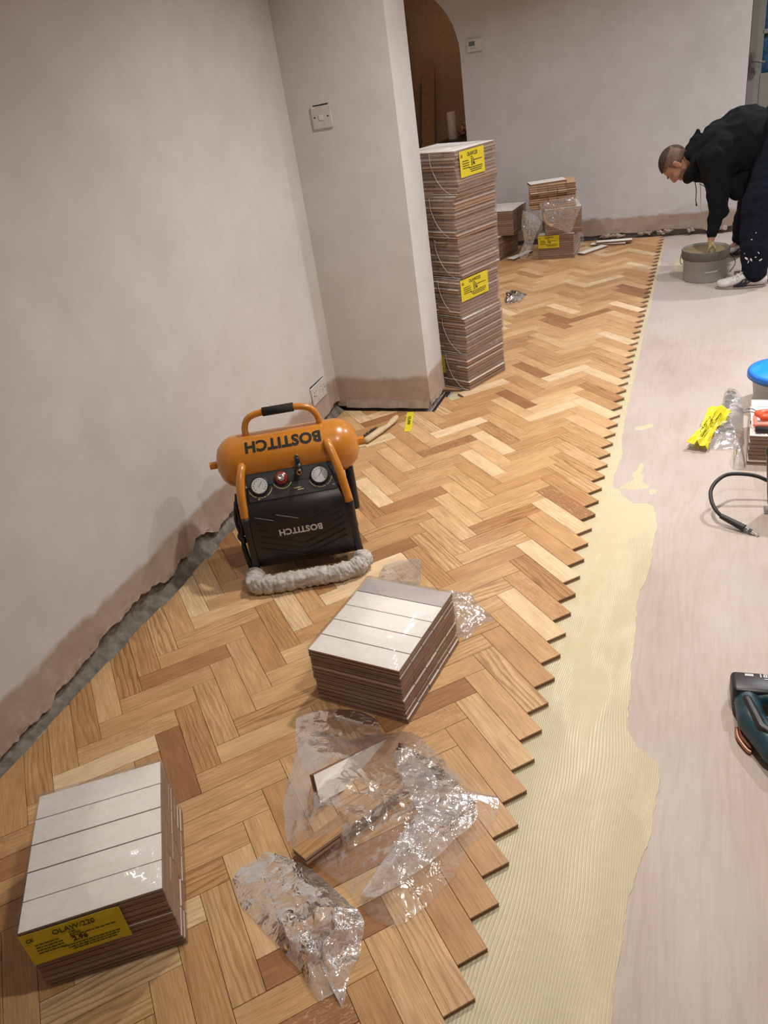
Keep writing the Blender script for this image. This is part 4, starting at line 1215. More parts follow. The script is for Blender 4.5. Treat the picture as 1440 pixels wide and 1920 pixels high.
        vs = box(bm2, (0, 0.006, 0.0003), (0.0014, 0.022, 0.0003)); bmesh.ops.rotate(bm2, cent=(0, 0, 0), matrix=Matrix.Rotation(deg(-35), 3, 'Z'), verts=vs)
        bm.free(); bm2.transform(face_mtx(on(gx, gv, 0.0129), (1, 0, 0), n)); obj('dial_marks', bm2, M['ink'], gg)
        for a0, a1 in ((198, 245), (250, 290), (296, 345)):
            bm3 = bmesh.new(); pts = [(0.041 * math.cos(deg(a0 + (a1 - a0) * q / 8)), 0.041 * math.sin(deg(a0 + (a1 - a0) * q / 8)), 0.0005) for q in range(9)]
            tube(bm3, pts, 0.0017, 5); bm3.transform(face_mtx(on(gx, gv, 0.0), (1, 0, 0), n)); obj('scale_arc', bm3, M['cream_ink'], panel, True)
    bm = bmesh.new(); lathe(bm, [(0, 0), (0.023, 0), (0.0225, 0.016), (0.019, 0.022), (0, 0.022)], 24, on(-0.030, 0.004), n); kn = obj('regulator_knob', bm, M['redknob'], t, True)
    bm = bmesh.new(); lathe(bm, [(0, 0.022), (0.013, 0.022), (0.012, 0.026), (0.006, 0.027), (0.005, 0.025), (0, 0.025)], 20, on(-0.030, 0.004), n); obj('knob_cap', bm, M['chrome'], kn, True)
    bm = bmesh.new(); tube(bm, [(0.033 * math.cos(deg(200 + 15 * q)) , 0.033 * math.sin(deg(200 + 15 * q)), 0.0005) for q in range(10)], 0.002, 5); bm.transform(face_mtx(on(-0.030, 0.002), (1, 0, 0), n)); obj('scale_arc', bm, M['cream_ink'], panel, True)
    bm = bmesh.new()
    for x, v, l_ in ((0.018, -0.036, .024), (0.028, -0.043, .020), (-0.118, -0.055, .008), (0.142, -0.045, .008)):
        vs = box(bm, (x, v, 0.0004), (l_, 0.003, 0.0006))
    bm.transform(face_mtx(PC, (1, 0, 0), n)); obj('panel_print', bm, M['cream_ink'], panel)
    bm = bmesh.new()
    p0 = on(0.035, 0.030, 0.0); 
    tube(bm, [p0, p0 + n * 0.03], 0.010, 10); tube(bm, [p0 + n * 0.026 + u * -0.018, p0 + n * 0.030 + u * 0.012], 0.011, 10)
    tube(bm, [p0 + n * 0.03 + u * 0.008, p0 + n * 0.05 + u * 0.028], 0.0085, 10)
    tube(bm, [p0 + n * 0.024 + u * -0.014, p0 + n * 0.044 + u * -0.024], 0.0105, 14)
    vv = obj('outlet_valve', bm, M['black_plastic'], t, True)
    for q in (p0 + n * 0.0445 + u * -0.0243, p0 + n * 0.0503 + u * 0.0283):
        bm = bmesh.new(); nn = (n * 0.02 + u * -0.01).normalized()
        lathe(bm, [(0.0050, 0), (0.0092, 0), (0.0092, 0.003), (0.0050, 0.003), (0.0050, 0)], 20, q, nn); obj('brass_ring', bm, M['brass'], vv, True)
    # mains lead hanging in loops on the left
    bm = bmesh.new()
    tube(bm, smooth_path([(-0.195, 0.16, 0.315), (-0.202, 0.14, 0.27), (-0.200, 0.12, 0.20), (-0.210, 0.11, 0.12), (-0.198, 0.09, 0.035), (-0.182, 0.085, 0.03), (-0.178, 0.10, 0.10), (-0.190, 0.12, 0.17)], 8), 0.0065, 8)
    tube(bm, smooth_path([(-0.203, 0.15, 0.29), (-0.214, 0.13, 0.23), (-0.208, 0.12, 0.16), (-0.200, 0.10, 0.085), (-0.188, 0.09, 0.055), (-0.186, 0.11, 0.12)], 8), 0.0065, 8)
    tube(bm, smooth_path([(-0.192, 0.13, 0.18), (-0.206, 0.125, 0.175), (-0.212, 0.12, 0.165), (-0.195, 0.10, 0.155)], 6), 0.012, 8)
    ml = obj('mains_lead', bm, M['rubber'], t, True)
    return t
compressor()

# ================================================================== SMALL THINGS ON WALLS
def plate(name, label, cat, c, xd, n, w_, h_, d_=0.008, mat='dirtyplast'):
    t = thing(name, label, cat, c); 
    bm = bmesh.new(); box(bm, (0, 0, d_ / 2), (w_, h_, d_), bevel=0.003); bm.transform(face_mtx((0, 0, 0), xd, n))
    obj('faceplate', bm, M[mat], t)
    return t
sk = plate('wall_socket', 'white double wall socket low on the left wall near the pier', 'socket', (-1.7325, 3.235, 0.190), (0, -1, -0.02), (1, 0, 0), 0.158, 0.090)
bm = bmesh.new()
for sx in (-0.040, 0.040):
    for px_, py_, a_, b_ in ((0, 0.010, .004, .008), (-0.011, -0.012, .007, .004), (0.011, -0.012, .007, .004)): box(bm, (sx + px_, py_ - 0.004, 0.0081), (a_, b_, 0.0006))
for sx in (-0.060, 0.060): lathe(bm, [(0, 0.0095), (0.0035, 0.009), (0.0035, 0.008)], 10, (sx, 0, 0))
bm.transform(face_mtx((0, 0, 0), (0, -1, -0.02), (1, 0, 0))); obj('pin_holes', bm, M['rubber'], sk)
bm = bmesh.new()
for sx in (-0.014, 0.014): box(bm, (sx, 0.026, 0.009), (0.011, 0.018, 0.003), bevel=0.001)
bm.transform(face_mtx((0, 0, 0), (0, -1, -0.02), (1, 0, 0))); obj('rocker_switch', bm, M['whiteplast'], sk)
bm = bmesh.new(); box(bm, (-1.7315, 3.235, 0.236), (0.002, 0.150, 0.006)); box(bm, (-1.7315, 3.318, 0.19), (0.002, 0.005, 0.09))
o = obj('cutout_gap', bm, M['dark'], sk); o.location = -sk.location
sw = plate('fused_spur', 'square white switch plate on the pier with a dark slot above it', 'switch', (-1.573, 3.4515, 1.367), (1, 0, 0.02), (0, -1, 0), 0.094, 0.088)
bm = bmesh.new(); box(bm, (-0.004, 0.0, 0.0095), (0.020, 0.022, 0.004), bevel=0.002)
bm.transform(face_mtx((0, 0, 0), (1, 0, 0.02), (0, -1, 0))); obj('rocker_switch', bm, M['whiteplast'], sw)
bm = bmesh.new()
for sx in (-0.033, 0.030): lathe(bm, [(0, 0.0092), (0.004, 0.0088), (0.004, 0.008)], 10, (sx, 0.002, 0))
bm.transform(face_mtx((0, 0, 0), (1, 0, 0.02), (0, -1, 0))); obj('screw_head', bm, M['bristle'], sw)
bm = bmesh.new(); box(bm, (0.0, 0.0475, 0.0008), (0.072, 0.0045, 0.001), Matrix.Rotation(0.03, 3, 'Z'))
bm.transform(face_mtx((0, 0, 0), (1, 0, 0.02), (0, -1, 0))); obj('cutout_gap', bm, M['dark'], sw)
th = plate('thermostat', 'small white thermostat with grey display on the back wall beside the arch', 'thermostat', (-1.795, 7.0305, 1.552), (1, 0, 0.0), (0, -1, 0), 0.118, 0.088, 0.022, 'whiteplast')
bm = bmesh.new(); box(bm, (-0.020, 0.012, 0.0225), (0.050, 0.032, 0.001)); bm.transform(face_mtx((0, 0, 0), (1, 0, 0), (0, -1, 0))); obj('display', bm, M['lcd'], th)
bm = bmesh.new()
for q in range(3): box(bm, (-0.032 + q * .014, -0.020, 0.0225), (0.008, 0.005, 0.002), bevel=0.0006)
bm.transform(face_mtx((0, 0, 0), (1, 0, 0), (0, -1, 0))); obj('button', bm, M['lcd'], th)

# ================================================================== BRUSH, LABEL STRIP, CHIP
br = thing('wire_brush', 'wooden wire brush lying on the parquet between compressor and pier', 'brush', (-1.395, 3.188, 0.0), math.atan2(0.256, 0.077))
me = blob([('cap', (-0.135, 0, 0.016), 0.012, (-0.02, 0.0, 0.017), 0.013), ('cap', (-0.02, 0.0, 0.017), 0.012, (0.03, -0.004, 0.018), 0.0085), ('cap', (0.03, -0.004, 0.018), 0.0085, (0.09, 0.004, 0.019), 0.012), ('cap', (0.09, 0.004, 0.019), 0.012, (0.135, 0.012, 0.018), 0.008)], 0.003, 4)
for v in me.vertices: v.co.y *= 1.45; v.co.z = 0.020 + (v.co.z - 0.016) * 1.15
obj('handle', me, M['brushwood'], br)
bm = bmesh.new(); r_ = random.Random(4)
for i in range(30):
    for j in range(4):
        x = -0.125 + i * 0.0040; z = 0.010 + j * 0.0045
        p = Vector((x, 0.014, z)); q = p + Vector((r_.uniform(-.006, .006), 0.030 + r_.uniform(-.005, .004), r_.uniform(-.003, .004)))
        tube(bm, [p, q], 0.0017, 4)
bo = obj('bristles', bm, M['bristle'], br); bo['kind'] = 'stuff'
ch = bmesh.new(); box(ch, (0, 0, 0.004), (0.055, 0.020, 0.007), bevel=0.001)
tag(obj('wood_chip', ch, M['brushwood'], None, loc=(-1.452, 3.02, 0.0003), rotz=0.5), 'small pale wood offcut at the end of the wire brush', 'offcut')
ys = thing('label_strip', 'narrow bright yellow paper strip on the parquet in front of the pier', 'label', (-1.308, 3.315, 0.0005), math.atan2(-0.236, 0.065))
bm = bmesh.new(); nx = 12
g = [[bm.verts.new(((i / nx - .5) * 0.235, (j - .5) * 0.034, 0.0008 + 0.003 * abs(noise.noise(Vector((i * .5, 0, 1)))))) for j in (0, 1)] for i in range(nx + 1)]
for i in range(nx): bm.faces.new((g[i][0], g[i + 1][0], g[i + 1][1], g[i][1]))
r = bmesh.ops.extrude_face_region(bm, geom=list(bm.faces))
for v in [e for e in r['geom'] if isinstance(e, bmesh.types.BMVert)]: v.co.z -= 0.0006
bmesh.ops.recalc_face_normals(bm, faces=bm.faces)
obj('paper', bm, M['yellow2'], ys)
me = text_fit('OLAW', 0.10, 0.016, 0.0); me.transform(Matrix.Translation((-0.005, 0, 0.0042))); obj('print', me, M['ink'], ys)

# ================================================================== BUCKETS
def bucket(label, loc, r0, r1, h, rimh):
    t = thing('bucket', label, 'bucket', loc)
    bm = bmesh.new()
    lathe(bm, [(0, 0), (r0 - .006, 0), (r0, 0.006), (r0 + (r1 - r0) * .75, h - rimh), (r1 + .006, h - rimh), (r1 + .008, h - rimh + .004), (r1 + .009, h - .004), (r1 + .006, h), (r1 + .001, h), (r1 - .002, h - .01), (r0 - .004, 0.008), (0, 0.008)], 48)
    obj('body', bm, M['bucket'], t, True)
    bm = bmesh.new(); lathe(bm, [(r1 + .0062, h - rimh - .0006), (r1 + .0092, h - rimh + .004), (r1 + .0102, h - .004), (r1 + .0066, h + .0008), (r1 + .0045, h + .0004)], 48)
    obj('rim_band', bm, M['rimgrey'], t, True)
    return t
gb = bucket('grey bucket of adhesive on the plywood under the bending man', (-0.003, 5.722, SUB), 0.134, 0.140, 0.200, 0.058)
bm = bmesh.new(); nr, ns = 10, 40
c_ = bm.verts.new((0, 0, 0.172)); pr = None
for r in range(1, nr + 1):
    ring = [bm.verts.new((0.1365 * r / nr * math.cos(2 * PI * k / ns), 0.1365 * r / nr * math.sin(2 * PI * k / ns), 0.172 + 0.016 * (r / nr) ** 3 + 0.007 * noise.noise(Vector((r * math.cos(2 * PI * k / ns) * .5, r * math.sin(2 * PI * k / ns) * .5, 0))))) for k in range(ns)]
    for k in range(ns):
        if pr is None: bm.faces.new((c_, ring[k], ring[(k + 1) % ns]))
        else: bm.faces.new((pr[k], ring[k], ring[(k + 1) % ns], pr[(k + 1) % ns]))
    pr = ring
obj('adhesive_fill', bm, M['gluebrown'], gb, True)['label'] = 'olive brown wet adhesive'
bm = bmesh.new()
for k in range(9):
    a = deg(-132 + k * 10.5); 
for k in range(13):
    a0 = deg(-88 + k * 2.6)
    box(bm, (0.1405 * math.cos(a0), 0.1405 * math.sin(a0), 0.072 + 0.0003 * k), (0.004, 0.008, 0.007), Matrix.Rotation(a0, 3, 'Z') if False else None)
obj('paint_stroke', bm, M['paint'], gb)
bm = bmesh.new(); tube(bm, smooth_path([(-0.150, 0.01, 0.165), (-0.155, -0.03, 0.14), (-0.150, -0.06, 0.12), (-0.140, -0.085, 0.125)], 5), 0.0022, 6)
tube(bm, smooth_path([(0.150, -0.01, 0.160), (0.185, -0.06, 0.11), (0.155, -0.10, 0.06)], 5), 0.0025, 6)
obj('wire_handle', bm, M['rubber'], gb, True)
bb = bucket('grey bucket with a blue lid at the right edge of the photo', (0.352, 3.60, SUB), 0.115, 0.136, 0.150, 0.02)
bm = bmesh.new(); lathe(bm, [(0, 0.153), (0.128, 0.153), (0.130, 0.151), (0.134, 0.151), (0.137, 0.162), (0.146, 0.163), (0.151, 0.157), (0.152, 0.138), (0.148, 0.137), (0.148, 0.150), (0, 0.150)], 56)
lid = obj('lid', bm, M['blue'], bb, True); lid['label'] = 'bright blue plastic lid'
bm = bmesh.new(); lathe(bm, [(0.1345, 0.1515), (0.1375, 0.1630), (0.1462, 0.1640), (0.1520, 0.1575), (0.1530, 0.137), (0.1525, 0.137), (0.151, 0.157)], 56); obj('rim', bm, M['bluerim'], lid, True)

# ================================================================== AIR HOSE, NAILER, PLIERS, DRILL
hs = thing('air_hose', 'short black air hose looping on the plywood, steel connector at its end', 'hose', (0.1, 2.6, SUB))
off = Vector((0.1, 2.6, SUB))
hp = [(0.300, 2.715, 0.05), (0.252, 2.724, 0.066), (0.216, 2.729, 0.080), (0.172, 2.727, 0.088), (0.119, 2.719, 0.088), (0.084, 2.680, 0.082), (0.065, 2.635, 0.068), (0.068, 2.589, 0.050), (0.084, 2.557, 0.032), (0.105, 2.540, 0.016)]
hp = [Vector(p) - off for p in hp]
bm = bmesh.new(); tube(bm, smooth_path(hp, 8), 0.0068, 12); obj('hose', bm, M['rubber'], hs, True)
bm = bmesh.new(); a, b = Vector((0.100, 2.544, 0.018)) - off, Vector((0.176, 2.503, -0.002)) - off
pts, rr = [], []
for k in range(31): pts.append(a.lerp(b, k / 30)); rr.append((0.0088 + 0.0035 * k / 30) + (0.0012 if k % 2 else -0.0006) * (1 if k < 24 else 0.3))
tube(bm, pts, rr, 16); obj('strain_sleeve', bm, M['rubber'], hs, True)
bm = bmesh.new(); d = (b - a).normalized()
tube(bm, [b, b + d * .010], 0.0098, 6); tube(bm, [b + d * .010, b + d * .014], 0.006, 12); tube(bm, [b + d * .014, b + d * .026], 0.0092, 6)
tube(bm, [b + d * .026, b + d * .036, b + d * .0365, b + d * .045, b + d * .0455, b + d * .050], [0.0065, .0062, .0045, .0045, .0058, .0055], 12); obj('connector', bm, M['chrome'], hs)
nl = thing('nail_gun', 'black nail gun standing on steel feet at the right edge, hose beside it', 'nail gun', (0.30, 2.655, SUB))
me = blob([('cap', (-0.030, 0, 0.035), 0.020, (-0.045, 0.0, 0.23), 0.026), ('cap', (-0.03, 0, 0.04), 0.02, (0.08, 0, 0.035), 0.024), ('cap', (-0.045, 0, 0.23), 0.03, (0.10, 0, 0.26), 0.042), ('cap', (0.10, 0, 0.26), 0.042, (0.12, 0, 0.05), 0.024)], 0.006, 4)
obj('body', me, M['black_plastic'], nl)
bm = bmesh.new(); box(bm, (-0.020, 0, 0.0035), (0.075, 0.05, 0.005), bevel=0.002); box(bm, (-0.028, 0, 0.015), (0.018, 0.02, 0.024), bevel=0.003); box(bm, (0.12, 0, 0.0035), (0.05, 0.05, 0.005), bevel=0.002); box(bm, (0.12, 0, 0.018), (0.018, 0.02, 0.03), bevel=0.003)
obj('steel_foot', bm, M['greysteel'], nl)
pl = thing('spring_pliers', 'orange-red handled tool with thin steel jaws on the opened bundle at right', 'pliers', (0.245, 3.08, SUB + 8 * TB + 0.004))
me = blob([('cap', (-0.02, 0.055, 0.030), 0.014, (0.12, 0.085, 0.034), 0.017), ('cap', (-0.02, 0.055, 0.03), 0.013, (0.0, 0.02, 0.032), 0.013), ('cap', (0.0, 0.010, 0.034), 0.016, (0.13, 0.005, 0.036), 0.019)], 0.004, 4)
obj('handle', me, M['redtool'], pl)
me = blob([('cap', (-0.028, -0.035, 0.022), 0.012, (0.13, -0.040, 0.024), 0.013), ('cap', (-0.028, -0.035, 0.022), 0.008, (-0.030, 0.05, 0.020), 0.007)], 0.004, 3)
obj('guard', me, M['pinktool'], pl)
bm = bmesh.new(); tube(bm, [(-0.03, -0.055, 0.012), (0.13, -0.060, 0.012)], 0.011, 10); obj('lower_handle', bm, M['rubber'], pl, True)
bm = bmesh.new()
tube(bm, smooth_path([(-0.015, 0.055, 0.030), (-0.045, 0.075, 0.028), (-0.070, 0.080, 0.022)], 4), 0.0022, 6)
tube(bm, smooth_path([(-0.015, 0.065, 0.030), (-0.040, 0.100, 0.030), (-0.066, 0.108, 0.024), (-0.072, 0.095, 0.022)], 4), 0.0022, 6)
tube(bm, [(-0.050, 0.078, 0.026), (-0.048, 0.103, 0.028)], 0.002, 6)
obj('steel_jaw', bm, M['greysteel'], pl, True)

dr = thing('cordless_drill', 'dark teal cordless tool with black battery lying at the right edge', 'power tool', (0.20, 1.56, SUB), 0)
me = blob([('cap', (-0.040, 0.075, 0.045), 0.030, (-0.030, 0.00, 0.042), 0.034), ('cap', (-0.030, 0.0, 0.042), 0.034, (0.02, -0.085, 0.040), 0.036), ('cap', (0.02, -0.085, 0.040), 0.036, (0.10, -0.13, 0.045), 0.04),
           ('cap', (-0.03, 0.085, 0.05), 0.022, (0.08, 0.070, 0.055), 0.024), ('cap', (0.08, 0.07, 0.055), 0.03, (0.10, -0.13, 0.045), 0.035)], 0.004, 5)
obj('housing', me, M['teal'], dr)
me = blob([('cap', (-0.042, 0.045, 0.070), 0.012, (-0.012, -0.045, 0.068), 0.014), ('cap', (-0.012, -0.045, 0.068), 0.014, (0.04, -0.085, 0.070), 0.010)], 0.004, 3)
obj('rubber_grip', me, M['black_plastic'], dr)
bm = bmesh.new(); box(bm, (-0.015, 0.105, 0.048), (0.125, 0.075, 0.062), Matrix.Rotation(deg(4), 3, 'Z'), bevel=0.012, seg=3); box(bm, (-0.035, 0.082, 0.035), (0.07, 0.03, 0.06), Matrix.Rotation(deg(4), 3, 'Z'), bevel=0.008)
bt = obj('battery', bm, M['black_plastic'], dr, True)
me = text_fit('18V', 0.032, 0.013, 0.02); me.transform(face_mtx((0.005, 0.128, 0.0797), (1, 0.07, 0), (0, 0, 1))); obj('print', me, M['white_ink'], bt)
bm = bmesh.new(); box(bm, (0, 0, 0.0003), (0.020, 0.008, 0.0005)); box(bm, (0.045, -0.012, 0.0003), (0.022, 0.003, 0.0005)); bm.transform(face_mtx((-0.036, 0.125, 0.0795), (1, 0.07, 0), (0, 0, 1))); obj('data_label', bm, M['white_ink'], bt)
bm = bmesh.new(); box(bm, (0, 0, 0.0003), (0.022, 0.024, 0.0006)); bm.transform(face_mtx((-0.0635, 0.074, 0.045), (0, -1, 0), (-1, 0, 0.5))); obj('data_label', bm, M['whiteplast'], bt)
bm = bmesh.new(); tube(bm, smooth_path([(-0.062, 0.0, 0.012), (-0.058, -0.03, 0.010), (-0.040, -0.062, 0.008), (-0.030, -0.070, 0.008)], 5), 0.005, 8); tube(bm, smooth_path([(-0.055, 0.0, 0.018), (-0.050, -0.03, 0.016), (-0.030, -0.060, 0.014)], 5), 0.004, 8)
obj('belt_hook', bm, M['copper'], dr, True)
for lb, x, y, mm, sz in (('dark red plastic case behind the man\'s near foot', 0.265, 5.83, 'redbox', (0.06, 0.10, 0.11)), ('yellow plastic block just behind the man\'s heel', 0.43, 5.60, 'yellowplast', (0.10, 0.10, 0.12))):
    bm = bmesh.new(); box(bm, (0, 0, sz[2] / 2), sz, bevel=0.012, seg=3); box(bm, (0, 0, sz[2] + 0.006), (sz[0] * .5, sz[1] * .6, 0.012), bevel=0.004)
    tag(obj('tool_case', bm, M[mm], None, True, loc=(x, y, SUB)), lb, 'case')

# ================================================================== HALL BEYOND THE ARCH
bm = bmesh.new(); box(bm, (0, 0, 0.74), (0.13, 0.03, 1.48), bevel=0.002)
o = tag(obj('leaning_board', bm, M['board'], None, loc=(-2.69, 8.10, SUB + 0.012)), 'long brown board leaning in the hall beyond the arch, left side', 'board'); o.rotation_euler = (deg(-14), deg(2), 0)
bm = bmesh.new(); box(bm, (0, 0, 0.95), (0.28, 0.025, 1.9), bevel=0.002)
o = tag(obj('leaning_board', bm, M['board'], None, loc=(-2.93, 8.15, SUB + 0.012)), 'wide brown panel leaning in the hall, partly hidden by the pier', 'board'); o.rotation_euler = (deg(-11), deg(-1), 0)
wt = thing('workbench', 'dark topped bench in the hall beyond the arch', 'bench', (-2.15, 8.0, SUB))
bm = bmesh.new(); box(bm, (0, 0, 0.815), (0.52, 0.40, 0.028), bevel=0.003); obj('bench_top', bm, M['black_plastic'], wt)
bm = bmesh.new(); box(bm, (0, -0.02, 0.76), (0.48, 0.34, 0.08)); obj('apron', bm, M['board'], wt)
for sx in (-1, 1):
    for sy in (-1, 1):
        bm = bmesh.new(); box(bm, (sx * .22, sy * .15, 0.37), (0.045, 0.045, 0.74), bevel=0.003); obj('leg', bm, M['board'], wt)
bm = bmesh.new(); lathe(bm, [(0.018, 0), (0.042, 0), (0.043, 0.004), (0.043, 0.228), (0.042, 0.232), (0.018, 0.232), (0.018, 0)], 28)
tag(obj('paper_roll', bm, M['paperroll'], None, True, loc=(-2.31, 7.97, SUB + 0.8295)), 'pale upright paper roll on the dark hall bench', 'roll')
me = blob([('ell', (0, 0, 0.05), (0.045, 0.04, 0.05), None), ('ell', (0.03, 0.01, 0.085), (0.035, 0.03, 0.035), None), ('cap', (0.01, 0, 0.1), 0.02, (0.05, 0, 0.125), 0.015)], 0.006, 3)
wobble(me, lambda c: 0.010 * noise.noise(c * 40))
zmin = min(v.co.z for v in me.vertices)
for v in me.vertices: v.co.z -= zmin
tag(obj('rag', me, M['copper'], None, loc=(-2.215, 7.97, SUB + 0.8295)), 'crumpled brown rag on the dark hall bench beside the paper roll', 'rag')

# ================================================================== PERSON
def person():
    t = thing('person', 'person in black hoodie and navy work trousers bending over the grey bucket', 'person', (0.30, 5.86, SUB))
    O = Vector((0.30, 5.86, SUB))
    def R(p): return Vector(p) - O
    HC = Vector((-0.215, 5.82, 0.705)); u = Vector((-0.965, 0, 0.262)).normalized(); f = Vector((-0.262, 0, -0.965)).normalized(); s = Vector((0, -1, 0))
    HM = Matrix((s, f, u)).transposed()      # local (side, forward, up)
    def h(a, b, c): return R(HC + s * a + f * b + u * c)
    parts = [('ell', h(0, -0.012, 0.022), (0.077, 0.093, 0.085), HM), ('ell', h(0, 0.018, -0.025), (0.064, 0.074, 0.085), HM), ('ell', h(0, 0.045, -0.072), (0.052, 0.046, 0.046), HM),
             ('ell', h(0, 0.070, -0.100), (0.024, 0.020, 0.020), HM), ('cap', h(0, 0.082, 0.012), 0.010, h(0, 0.104, -0.022), 0.0115), ('ell', h(0.010, 0.098, -0.030), (0.009, 0.010, 0.008), HM), ('ell', h(-0.010, 0.098, -0.030), (0.009, 0.010, 0.008), HM),
             ('cap', h(-0.030, 0.078, 0.022), 0.011, h(0.030, 0.078, 0.022), 0.011), ('cap', h(-0.018, 0.084, -0.056), 0.0075, h(0.018, 0.084, -0.056), 0.0075), ('cap', h(-0.016, 0.082, -0.068), 0.008, h(0.016, 0.082, -0.068), 0.008),
             ('ell', h(0.045, 0.055, -0.018), (0.018, 0.02, 0.022), HM), ('ell', h(-0.045, 0.055, -0.018), (0.018, 0.02, 0.022), HM)]
    for sg in (1, -1):
        parts += [('ell', h(sg * 0.076, -0.008, -0.012), (0.008, 0.017, 0.030), HM), ('ell', h(sg * 0.083, -0.014, 0.006), (0.006, 0.014, 0.016), HM), ('ell', h(sg * 0.080, -0.002, -0.034), (0.006, 0.008, 0.009), HM)]
    # neck, torso, limbs (a complete body under the clothes)
    nk = R((-0.085, 5.82, 0.735))
    parts += [('cap', h(0, -0.030, -0.04), 0.058, nk, 0.062), ('cap', nk, 0.06, R((0.02, 5.83, 0.76)), 0.085), ('cap', R((0.03, 5.83, 0.77)), 0.10, R((0.20, 5.85, 0.84)), 0.125), ('cap', R((0.20, 5.85, 0.84)), 0.12, R((0.42, 5.86, 0.84)), 0.12),
              ('cap', R((0.0, 5.70, 0.77)), 0.06, R((0.0, 5.96, 0.77)), 0.06)]
    sh, el, wr = R((0.020, 5.665, 0.74)), R((0.056, 5.655, 0.485)), R((0.027, 5.665, 0.262))
    parts += [('cap', sh, 0.052, el, 0.040), ('cap', el, 0.039, wr, 0.024)]
    sh2, el2, wr2 = R((0.02, 5.98, 0.74)), R((0.10, 6.10, 0.52)), R((0.26, 6.09, 0.48))
    parts += [('cap', sh2, 0.052, el2, 0.040), ('cap', el2, 0.038, wr2, 0.026)]
    # near hand gripping down into the adhesive
    pm = R((0.024, 5.668, 0.222))
    parts += [('cap', wr, 0.023, pm + Vector((0, -.012, 0)), 0.017), ('cap', wr, 0.023, pm + Vector((0, .014, 0)), 0.017), ('cap', pm + Vector((-.002, -.024, -.016)), 0.012, pm + Vector((-.002, .026, -.016)), 0.012)]
    for k, (dy, l1) in enumerate(((-0.030, 0.030), (-0.010, 0.036), (0.011, 0.034), (0.031, 0.026))):
        a = pm + Vector((-0.004, dy, -0.020)); b = a + Vector((-0.014, 0, -l1)); c = b + Vector((0.014, 0, -0.020))
        parts += [('cap', a, 0.0095, b, 0.0085), ('cap', b, 0.0085, c, 0.0075)]
    a = pm + Vector((0.012, -0.022, 0.004)); b = a + Vector((0.018, -0.010, -0.026)); c = b + Vector((-0.004, 0.004, -0.022))
    parts += [('cap', a, 0.011, b, 0.010), ('cap', b, 0.010, c, 0.0085)]
    p2 = wr2 + Vector((0.06, -0.01, -0.02))
    parts += [('cap', wr2, 0.026, p2, 0.018)]
    for k, dy in enumerate((-0.03, -0.01, 0.01, 0.03)): 
        parts += [('cap', p2 + Vector((0, dy, 0)), 0.010, p2 + Vector((0.045, dy, -0.02)), 0.0085), ('cap', p2 + Vector((0.045, dy, -0.02)), 0.0085, p2 + Vector((0.055, dy, -0.045)), 0.0075)]
    parts += [('cap', p2 + Vector((-.02, .03, 0)), 0.010, p2 + Vector((0.015, .055, -0.01)), 0.009)]
    kn, an = R((0.300, 5.56, 0.46)), R((0.295, 5.47, 0.075))
    kn2, an2 = R((0.300, 6.17, 0.44)), R((0.235, 6.27, 0.085))
    hpn, hpf = R((0.43, 5.75, 0.80)), R((0.43, 5.97, 0.80))
    parts += [('cap', hpn, 0.085, kn, 0.060), ('cap', kn, 0.055, an, 0.036), ('cap', hpf, 0.085, kn2, 0.060), ('cap', kn2, 0.055, an2, 0.036),
              ('cap', an, 0.036, R((0.16, 5.465, 0.02)), 0.020), ('cap', an2, 0.036, R((0.15, 6.275, 0.03)), 0.020)]
    bmesh_ = blob(parts, 0.0055, 3)
    body = obj('body', bmesh_, [M['skin'], M['gluebrown'], M['stubble']], t)
    HI = HM.transposed()
    for p_ in bmesh_.polygons:
        c_ = p_.center + O
        hl_ = HI @ (c_ - HC)
        if hl_.z < -0.040 and hl_.y > 0.012 and hl_.length < 0.16 and not (hl_.y > 0.078 and hl_.z > -0.085): p_.material_index = 2
        if c_.z < 0.245 and c_.x < 0.12 and c_.y < 5.8: p_.material_index = 1; body['label'] = 'bare head and neck, near hand smeared with adhesive'
    # hair : close crop with darker top
    bmh = bmesh.new()
    bmesh.ops.create_uvsphere(bmh, u_segments=48, v_segments=32, radius=1.0)
    dele = []
    for v in bmh.verts:
        a, b, c = v.co
        v.co = Vector((a * 0.0795, b * 0.0955 - 0.012, c * 0.0875 + 0.022))
    for fc in list(bmh.faces):
        m_ = fc.calc_center_median()
        hairline = m_.z > 0.050 or (m_.y < 0.015 and m_.z > -0.012 - max(0, -m_.y) * 0.45) or m_.y < -0.055
        if m_.y > 0.055 and m_.z < 0.062: hairline = False
        if not hairline or m_.z < -0.05: dele.append(fc)
        else: fc.material_index = 0 if (m_.z > 0.062 or (m_.y < -0.094)) else 1
    bmesh.ops.delete(bmh, geom=dele, context='FACES')
    r = bmesh.ops.extrude_face_region(bmh, geom=list(bmh.faces))
    for v in [e for e in r['geom'] if isinstance(e, bmesh.types.BMVert)]: v.co += Vector((v.co.x, v.co.y, v.co.z - .02)).normalized() * 0.0035
    bmesh.ops.recalc_face_normals(bmh, faces=bmh.faces)
    M4 = Matrix.Translation(R(HC)) @ HM.to_4x4()
    bmh.transform(M4)
    hr = obj('hair', bmh, [M['hair'], M['hairfade']], t, True); hr['label'] = 'very short dark brown hair, faded at the sides'
    # eyes, brows, stubble
    bm = bmesh.new()
    for sg in (1, -1): bmesh.ops.create_uvsphere(bm, u_segments=16, v_segments=12, radius=0.0105, matrix=Matrix.Translation(h(sg * 0.030, 0.0695, 0.002)))
    obj('eyes', bm, M['eye'], t, True)
    bm = bmesh.new()
    for sg in (1, -1):
        tube(bm, smooth_path([h(sg * 0.016, 0.0915, 0.020), h(sg * 0.032, 0.0885, 0.026), h(sg * 0.048, 0.074, 0.020)], 4), 0.0032, 6)
    obj('eyebrows', bm, M['hair'], t, True)
    # hoodie
    N_ = []
